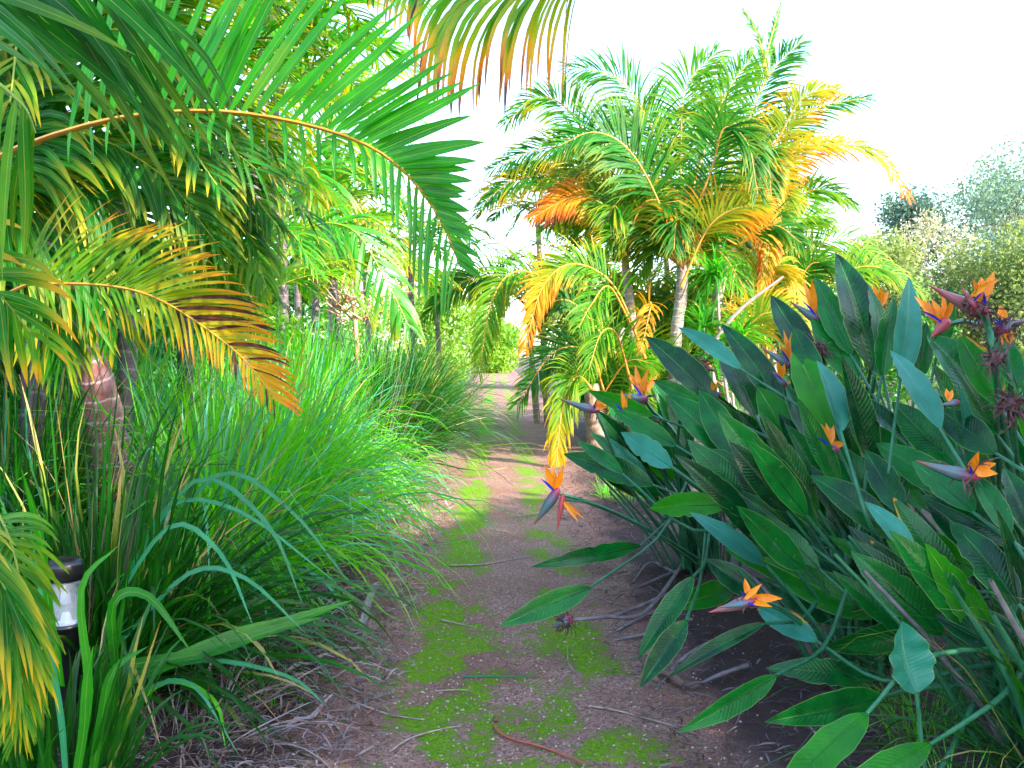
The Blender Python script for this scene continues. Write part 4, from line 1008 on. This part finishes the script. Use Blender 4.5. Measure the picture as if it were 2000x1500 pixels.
for (tx, ty, bx, by, wpx, kd) in leafdata:
    dt = sdepth(tx, ty); db = max(sdepth(bx, by), dt - .35) + .12
    jd = rl.uniform(-.13, .13) - (.22 if kd == 'b' else 0); dt += jd; db += jd
    if kd == 'G': dt = sdepth(tx, ty) * .98; db = dt + .15
    tip = P(tx, ty, dt); base = P(bx, by, db)
    tip[2] = max(tip[2], .06); base[2] = max(base[2], .12)
    ex = base + (base - tip) * .7; ex[2] = 0
    i = pick(ex)
    if kd == 'G': i = 0 if by < 1300 and bx < 1400 else 4
    tip = tip + (tip - base) * .04; wd = wpx / F * dt * .57
    nrm = A(rl.uniform(-.7, .35), -1, rl.uniform(.1, .8))
    m = {'g': M_strel, 'b': M_strelb, 'y': M_strel2, 'G': M_strel}[kd]
    strel_leaf(plants[i], crowns[i][1], tip, base, wd, nz(nrm), m, fold=rl.uniform(.22, .75), bow=rl.uniform(-.03, .09), wavy=.02, arch=(.22 if bx < 1300 else .10) if kd == 'G' else 0,
               rnd=rl.random())
# two big torn leaves and the cupped pale leaf in the bottom right
p5_ = plants[5]; c5 = crowns[5][1]
def special(tip, base, wpx, d1, d2, mat, **kw):
    return strel_leaf(p5_, c5, P(*tip, d1), P(*base, d2), wpx / F * d1 * .62, kw.pop('nrm', A(-.1, -1, .8)), mat, **kw)
special((1480, 1600), (1692, 1395), 62, 2.2, 2.5, M_strel2, wavy=.13, fold=.25, label='broad leaf with a ragged wavy edge', nrm=A(-.5, -1, .9))
special((1560, 1620), (1815, 1455), 56, 2.1, 2.4, M_strel2, wavy=.05, fold=.2, label='low leaf cut by the bottom of the view', nrm=A(-.4, -1, .9))
special((1765, 1215), (1790, 1352), 80, 2.6, 2.62, M_strelb, wavy=.12, fold=.75, bow=-.12, label='cupped pale turquoise leaf', nrm=A(.2, -1, .2))
special((1876, 750), (1886, 925), 26, 3.35, 3.5, M_strelb, fold=.9, label='pale leaf seen edge on')
# random leaves filling the body of the bed, behind the ones above
rl = random.Random(11)
for i, (lb, c) in enumerate(crowns):
    for j in range(28 if i != 5 else 11):
        L_ = rl.uniform(.75, 1.25) * (1 if i != 5 else .6) * (.85 if i == 0 else 1)
        a = rl.uniform(0, 6.28); el = rl.uniform(.85, 1.45)
        d = A(math.cos(a) * math.cos(el) * .7 - .38, math.sin(a) * math.cos(el) * .8 + .18, math.sin(el))
        b = c + nz(d) * L_ * .72
        d2 = nz(d + A(-.22, 0, -.10))
        lb_ = rl.uniform(.38, .5)
        strel_leaf(plants[i], c, b + d2 * lb_, b, rl.uniform(.045, .075), nz(A(rl.uniform(-.8, .6), -1, rl.uniform(.2, .9))), rl.choice([M_strel, M_strel, M_strel2, M_strelb]) if j % 3 == 0 else M_strel,
                   fold=rl.uniform(.2, .6), bow=rl.uniform(-.06, .06))
# bare stalks and dead grey stalks at the foot
rk = random.Random(8)
for i, (lb, c) in enumerate(crowns):
    for j in range(26):
        a = rk.uniform(0, 6.28); r_ = rk.uniform(.02, .28)
        f = A(c[0] + math.cos(a) * r_, c[1] + math.sin(a) * r_, .02)
        ln_ = rk.uniform(.4, .9); le = A(math.cos(a) * .35 - .25, math.sin(a) * .3, 1)
        mb = MB(); tube(mb, catmull([f, f + nz(le) * ln_ * .5, f + nz(le + A(-.15, 0, 0)) * ln_], 7), np.linspace(.012, .007, 7), 5)
        mb.build('stalk', M_stalk if j % 4 else M_deadstalk, plants[i])
for i, (a_, b_, c_) in enumerate([((1330, 1150), (1240, 1195), (1175, 1210)), ((1320, 1120), (1270, 1105), (1235, 1140)), ((1340, 1180), (1280, 1200), (1190, 1240)), ((1360, 1100), (1300, 1130), (1240, 1150)),
                                 ((1420, 1240), (1340, 1290), (1280, 1350)), ((1350, 1210), (1290, 1240), (1200, 1250)), ((1460, 1300), (1400, 1330), (1340, 1350))]):
    p = [G(*a_, .06), G(*b_, .03), G(*c_, .02)]; p[1][2] = .05
    mb = MB(); tube(mb, catmull(p, 9), np.linspace(.012, .006, 9), 6); mb.build('dead_stalk', M_deadstalk, plants[0 if i < 4 else 4])

def sepal(parent, p0, D, L, W, up, mat, name, droop=.15, fold=.55):
    B = blades(p0[None], D, L, droop, W, nz(up)[None], n=7, fold=fold, prof='sepal')
    V, at, uv = B
    mb = MB(); mb.add(V[0], rq(7, 3), at[0].reshape(-1, 3), uv[0])
    return mb.build(name, mat, parent, origin=V[0, 0].mean(0))
rf = random.Random(21)
def flower(pl, crown, head, d, beak, sepals, stem_via=None, size=1.0, state='fresh', tongue=True, label=None, fuzz=0, red=.1):
    """head: pixel; beak: pixel offset of the beak tip; sepals: list of pixel offsets of the sepal tips"""
    size *= 1.12; h = P(*head, d)
    sepals = [(a_ * 1.15, b_ * 1.15) for a_, b_ in sepals]
    def off(o, dz=0): return P(head[0] + o[0], head[1] + o[1], d + dz) - h
    bk = off(beak); L = np.linalg.norm(bk); a = bk / L
    mb = MB(); n = 12; t = np.linspace(0, 1, n)
    sag = A(0, 0, -1)
    pts = h - a * .03 + np.outer(t, bk + a * .03) + np.outer(np.sin(t * math.pi) * .03 * L, sag)
    tube(mb, pts, 0.022 * size * np.interp(t, [0, .12, .35, .7, 1], [.35, .9, 1, .5, .06]), 8, dry=red, flat=1.0)

    fl = mb.build('flower', M_spathe if state != 'dead' else M_dead, pl, origin=h)
    if label: fl['label'] = label
    for s_ in sepals:
        o_ = off(s_, rf.uniform(-.05, .05)); ls = np.linalg.norm(o_)
        sepal(fl, h + a * .01 + A(0, 0, .008), nz(o_), ls, .033 * size, nz(A(rf.uniform(-.6, .6), -1, .2)), M_orange, 'sepal')
    if tongue and sepals:
        o_ = off((sepals[0][0] * .5 - 14, sepals[0][1] * .45), -.03)
        sepal(fl, h + A(0, -.01, 0), nz(o_), np.linalg.norm(o_) * 1.2, .012 * size, A(0, -1, .3), M_blue, 'tongue', fold=.8)
    if fuzz:
        M = fuzz
        D = nz(rng.normal(0, 1, (M, 3)) + A(0, 0, -.15))
        B = blades(h + rng.normal(0, .012, (M, 3)), D, rng.uniform(.035, .11, M) * size, rng.uniform(-.5, 2.2, M), rng.uniform(.004, .012, M), rng.normal(0, 1, (M, 3)), n=5, prof='litter', wob=2.2)
        mb = MB(); add_blades(mb, B); mb.build('withered_petals', M_dead, fl, origin=h)
    cr = crown + A(rf.uniform(-.1, .1), rf.uniform(-.1, .1), 0)
    if stem_via is None:
        mid = (h * .45 + cr * .55) + A(-.05, 0, .12)
        pts = [h, h * .8 + mid * .2 - A(0, 0, .015), mid, cr]
    else:
        pts = [h] + [P(x, y, dd) for x, y, dd in stem_via] + [cr]
    mb = MB(); tube(mb, catmull(pts, 20), np.linspace(.0075, .011, 20) * size, 7)
    mb.build('flower_stalk', M_stalk if state != 'brown' else M_deadstalk, fl, origin=h)
    return fl
C_ = [c for _, c in crowns]
flower(plants[0], C_[0], (1085, 962), 4.6, (-42, 62), [(-16, -48), (-2, -42), (14, -44)], [(1160, 985, 4.7), (1260, 1030, 5.0)], 1.15, label='flower hanging over the path at the end of a long stalk')
flower(plants[0], C_[0], (1098, 975), 4.55, (-10, 62), [(40, 32), (30, 38)], [(1170, 988, 4.7), (1265, 1035, 5.0)], .6, red=.8, tongue=False)
flower(plants[0], C_[0], (1256, 778), 5.1, (-48, -8), [(-10, -55), (12, -50), (26, -38), (-18, -40)], [(1272, 800, 5.15), (1330, 880, 5.3)], 1.1, fuzz=20, label='open flower with four upright orange sepals')
flower(plants[0], C_[0], (1162, 800), 5.2, (-70, -22), [(18, -16), (26, -8), (24, -2)], [(1180, 840, 5.2), (1230, 950, 5.4)], 1.0, fuzz=16, label='leftmost high flower pointing at the path')
flower(plants[0], C_[0], (1222, 812), 5.0, (14, 40), [(-8, -44), (6, -42), (32, -6), (28, 4)], [(1240, 850, 5.05), (1310, 950, 5.3)], 1.0, fuzz=18, red=.6)
flower(plants[4], C_[4], (1462, 1172), 3.2, (-78, 24), [(-2, -36), (34, 2), (62, -4), (20, -18)], [(1520, 1185, 3.3), (1600, 1240, 3.5)], .95, red=.4, label='low flower among the foreground leaves')
flower(plants[4], C_[4], (1458, 1176), 3.15, (-58, 10), [(50, 8), (30, -30)], [(1520, 1190, 3.3), (1600, 1245, 3.5)], .6, fuzz=5)
flower(plants[2], C_[2], (1596, 622), 4.3, (-54, -34), [(-20, -60), (-6, -64), (4, -40)], None, .95, label='flower between the tallest leaves at the back')
flower(plants[2], C_[2], (1716, 612), 4.1, (-22, -44), [(-8, -46), (6, -40), (18, -34)], None, .9, fuzz=30, red=.4)
flower(plants[2], C_[2], (1717, 672), 3.95, (-3, 50), [(-9, -42), (18, -46), (-2, -30)], [(1710, 720, 3.95), (1700, 800, 4.1)], .8, red=.8, tongue=False)
flower(plants[3], C_[3], (1842, 634), 3.5, (-24, 26), [(-44, -50), (-16, -44), (2, -58), (20, -50), (-30, -24)], [(1900, 632, 3.55), (1945, 700, 3.7)], 1.05, red=.7, label='largest open flower near the right edge')
flower(plants[3], C_[3], (1918, 606), 3.25, (-102, -48), [(24, -62), (4, -52), (-12, -48)], [(1932, 640, 3.25), (1950, 760, 3.3)], 1.2, fuzz=60, red=.5, label='tall withering flower with a long dark beak')
flower(plants[3], C_[3], (1958, 642), 3.3, (50, -20), [(-8, -36), (10, 34), (-2, 38)], [(1972, 720, 3.3), (1975, 820, 3.4)], 1.0, fuzz=70, red=.2)
flower(plants[1], C_[1], (1543, 712), 4.3, (-56, -34), [(-8, -56), (6, -52), (-14, -30)], None, .9, fuzz=14)
flower(plants[1], C_[1], (1528, 745), 4.2, (-20, -20), [(-4, -30), (6, -26)], None, .7)
flower(plants[1], C_[1], (1625, 876), 3.75, (-46, -8), [(-18, -42), (-6, -40), (6, -36), (26, -6)], None, .85, label='deep orange flower low in the shade of the leaves')
flower(plants[3], C_[3], (1893, 928), 3.0, (-104, -28), [(20, -36), (50, -18), (40, -8), (54, 0)], [(1905, 960, 3.05), (1935, 1040, 3.2)], 1.0, fuzz=14, label='flower with a long blue beak at the right')
flower(plants[3], C_[3], (1898, 590), 3.2, (-20, -30), [(50, -34), (36, -30)], [(1925, 640, 3.25), (1950, 760, 3.3)], .6, fuzz=30, red=.6)
for (x, y, d, i) in [(1858, 787, 3.25, 3), (1398, 770, 4.7, 0)]:
    flower(plants[i], C_[i], (x, y), d, (-22, 4), [(-4, -22), (6, -20)], None, .55, tongue=False)
for (x, y, d, i, nf_, lb) in [(1600, 683, 4.15, 1, 110, 'brown withered flower head among the leaves'), (1372, 712, 5.0, 0, 80, None), (1442, 690, 4.8, 1, 70, None), (1975, 790, 3.0, 3, 130, 'large withered flower head at the right edge'),
                          (1272, 830, 4.95, 0, 60, None), (1358, 800, 4.9, 0, 40, None), (1105, 1212, 4.0, 0, 60, 'dead flower lying on the path'), (1945, 700, 3.15, 3, 60, None), (1330, 765, 5.0, 0, 30, None)]:
    via = None
    if y > 1200: via = [(1180, 1205, 4.1), (1260, 1195, 4.5)]
    flower(plants[i], C_[i], (x, y), d, (rf.choice([-30, 26]), 14), [] if y != 712 and y != 690 else [(8, 20), (14, 4)], via, .9, state='dead' if y != 1212 else 'brown', tongue=False, fuzz=nf_, label=lb)

# ------------------------------------------------------------------ bollard light
bp_ = G(133, 1446)
bo = thing('bollard_light', 'black garden bollard light with clear ribbed lens among the grass', 'lamp', bp_)
mb = MB(); lathe(mb, bp_, [(0, .0), (.052, .0), (.052, .02), (.042, .035), (.042, .40), (.050, .41), (.056, .415), (.056, .43), (0, .43)]); mb.build('post', M_black, bo)
mb = MB()
pr = [(.052, .431)]
for i in range(17):
    z = .436 + i * .0088
    pr += [(.0555, z), (.0525, z + .0044)]
pr += [(.052, .585), (.047, .585), (.047, .432), (.052, .431)]
lathe(mb, bp_, pr, 40); mb.build('lens', M_glass, bo)
mb = MB(); lathe(mb, bp_, [(0, .586), (.058, .586), (.062, .590), (.063, .640), (.060, .652), (.045, .664), (0, .670)], 40); mb.build('cap', M_black, bo)
mb = MB(); lathe(mb, bp_, [(0, .431), (.030, .431), (.034, .450), (.018, .452), (.012, .475), (0, .476)], 24); mb.build('lamp_base', M_white, bo)
mb = MB(); lathe(mb, bp_, [(0, .56), (.016, .555), (.018, .520), (.018, .500), (.0, .496)], 20); mb.build('bulb', M_white, bo)

# ------------------------------------------------------------------ twigs and fallen pieces on the path
def twig(name, label, px, r0=.005, mat=M_twig, cat='twig', z=.012, r1=.002, sides=5, fork=None):
    p = [G(x, y, z) for x, y in px]
    for q in p: q[2] = hgt(q[0], q[1]) + z
    mb = MB(); pts = catmull(p, 12); tube(mb, pts, np.linspace(r0, r1, 12), sides, cap=True)
    if fork:
        q = [pts[6]] + [G(x, y, z) + A(0, 0, .01) for x, y in fork]
        tube(mb, catmull(q, 6), np.linspace(r0 * .6, r1, 6), sides)
    o = mb.build(name, mat, origin=np.append(pts[0][:2], 0)); tag(o, label, cat, 'twigs fallen on the path')
TW = [
 ([(608, 1152), (690, 1152), (760, 1145), (832, 1142)], .008, 'long grey stick at the left edge under the grass tips'),
 ([(640, 1335), (700, 1300), (735, 1280), (764, 1264)], .006, 'forked pale twig left of the moss'),
 ([(862, 1216), (890, 1222), (932, 1231)], .006, 'short dark twig in the middle of the path'),
 ([(878, 1107), (940, 1105), (1000, 1095), (1040, 1088)], .007, 'pale stick crossing the path under the hanging flower'),
 ([(966, 1208), (990, 1190), (1016, 1168)], .003, 'thin straw standing proud of the path'),
 ([(905, 1326), (980, 1326), (1050, 1328)], .004, 'thin green stem lying across the moss'),
 ([(760, 1478), (800, 1450), (860, 1432), (900, 1424)], .004, 'thin curved stem near the bottom of the path'),
 ([(850, 1352), (890, 1350), (920, 1352)], .004, 'small blue grey twig below the moss patch'),
 ([(1150, 1385), (1200, 1395), (1290, 1418), (1360, 1440)], .005, 'dark thin stick in the shade on the right'),
 ([(660, 1360), (700, 1378), (760, 1400), (830, 1412)], .005, 'dark curved twig at the lower left of the path'),
 ([(1108, 1268), (1110, 1300), (1122, 1318)], .003, 'small bent straw right of the centre'),
 ([(640, 1400), (668, 1440), (680, 1465)], .005, 'brown twig lying in the litter at lower left'),
 ([(600, 1130), (640, 1100), (690, 1060)], .006, 'stick half buried in the litter under the bright grass'),
 ([(1000, 1010), (1030, 1008), (1060, 1002)], .004, 'small stick beyond the hanging flower'),
]
for i, (px, r0, lb) in enumerate(TW):
    twig('fallen_twig', lb, px, r0, fork=[(745, 1262), (758, 1258)] if i == 1 else None, mat=M_stalk if i == 5 else M_twig)
twig('fallen_flower_stalk', 'curved dark red stalk with a knob at the bottom of the path', [(966, 1420), (972, 1434), (1000, 1450), (1050, 1464), (1100, 1482), (1140, 1500)], .006, M_redtwig, 'stalk', .014, .004)
mb = MB(); c = G(968, 1420); lathe(mb, [c[0], c[1], hgt(c[0], c[1]) + .006], [(0, 0), (.010, .006), (.012, .014), (.007, .024), (0, .028)], 10)
tag(mb.build('seed_pod', M_dead), 'small dark pod at the tip of the red stalk', 'seed pod')
def dryleaf(label, px, w_, mat=M_litter, dry=.0):
    p = [G(x, y) for x, y in px]
    pts = catmull(p, 9); pts[:, 2] = hgt(pts[:, 0], pts[:, 1]) + .014 + .02 * np.sin(np.linspace(0, 5, 9))**2
    T = nz(np.gradient(pts, axis=0)); s = nz(np.cross(T, A(0, 0, 1)))
    wv = w_ * np.interp(np.linspace(0, 1, 9), [0, .2, .7, 1], [.5, 1, .8, .1])
    V = np.stack([pts - s * wv[:, None] + A(0, 0, .01), pts, pts + s * wv[:, None] + A(0, 0, .006)], 1)
    mb = MB(); mb.add(V, rq(8, 3), A(.8, dry, 0)); o = mb.build('dry_leaf', mat, origin=pts[0]); tag(o, label, 'dry leaf', 'dry leaves fallen beside the path')
dryleaf('long flat grey dry leaf along the left edge of the path', [(738, 1150), (722, 1190), (705, 1245), (696, 1262)], .022, dry=0)
dryleaf('curled brown dry leaf at the foot of the bed', [(1285, 1325), (1310, 1345), (1340, 1358), (1375, 1362)], .02, dry=.5)
dryleaf('small twisted brown leaf under the drooping green leaf', [(1140, 1108), (1165, 1112), (1200, 1130), (1225, 1132)], .014, dry=.6)
dryleaf('pale dry leaf in the litter at lower left', [(560, 1330), (600, 1318), (640, 1300)], .016, dry=0)
dryleaf('pale curled leaf near the bottom left litter', [(560, 1440), (600, 1425), (650, 1380)], .014, dry=0)

# pink dead branches behind the grass
db = thing('dead_branches', 'tangle of pink brown dead branches behind the bright grass', 'branches', G(720, 880))
rb = random.Random(4); mb = MB()
b0 = P(705, 700, 9.9); b0[2] = .3
tube(mb, catmull([A(b0[0], b0[1], 0), P(695, 650, 9.9), P(690, 610, 9.9)], 8), np.linspace(.035, .02, 8), 6); mb.build('stem', M_pinktwig, db)
for i in range(22):
    a = rb.uniform(-3.0, -.1); l = rb.uniform(50, 120)
    x0, y0 = 680 + rb.uniform(-25, 40), 605 + rb.uniform(-20, 30)
    q = [P(x0, y0, 9.9), P(x0 + math.cos(a) * l * .5, y0 + math.sin(a) * l * .4 + rb.uniform(-8, 8), 9.9 + rb.uniform(-.2, .2)), P(x0 + math.cos(a) * l, y0 + math.sin(a) * l * .75, 9.9 + rb.uniform(-.3, .3))]
    mb = MB(); tube(mb, catmull(q, 8), np.linspace(.014, .005, 8), 5); mb.build('branch', M_pinktwig, db)
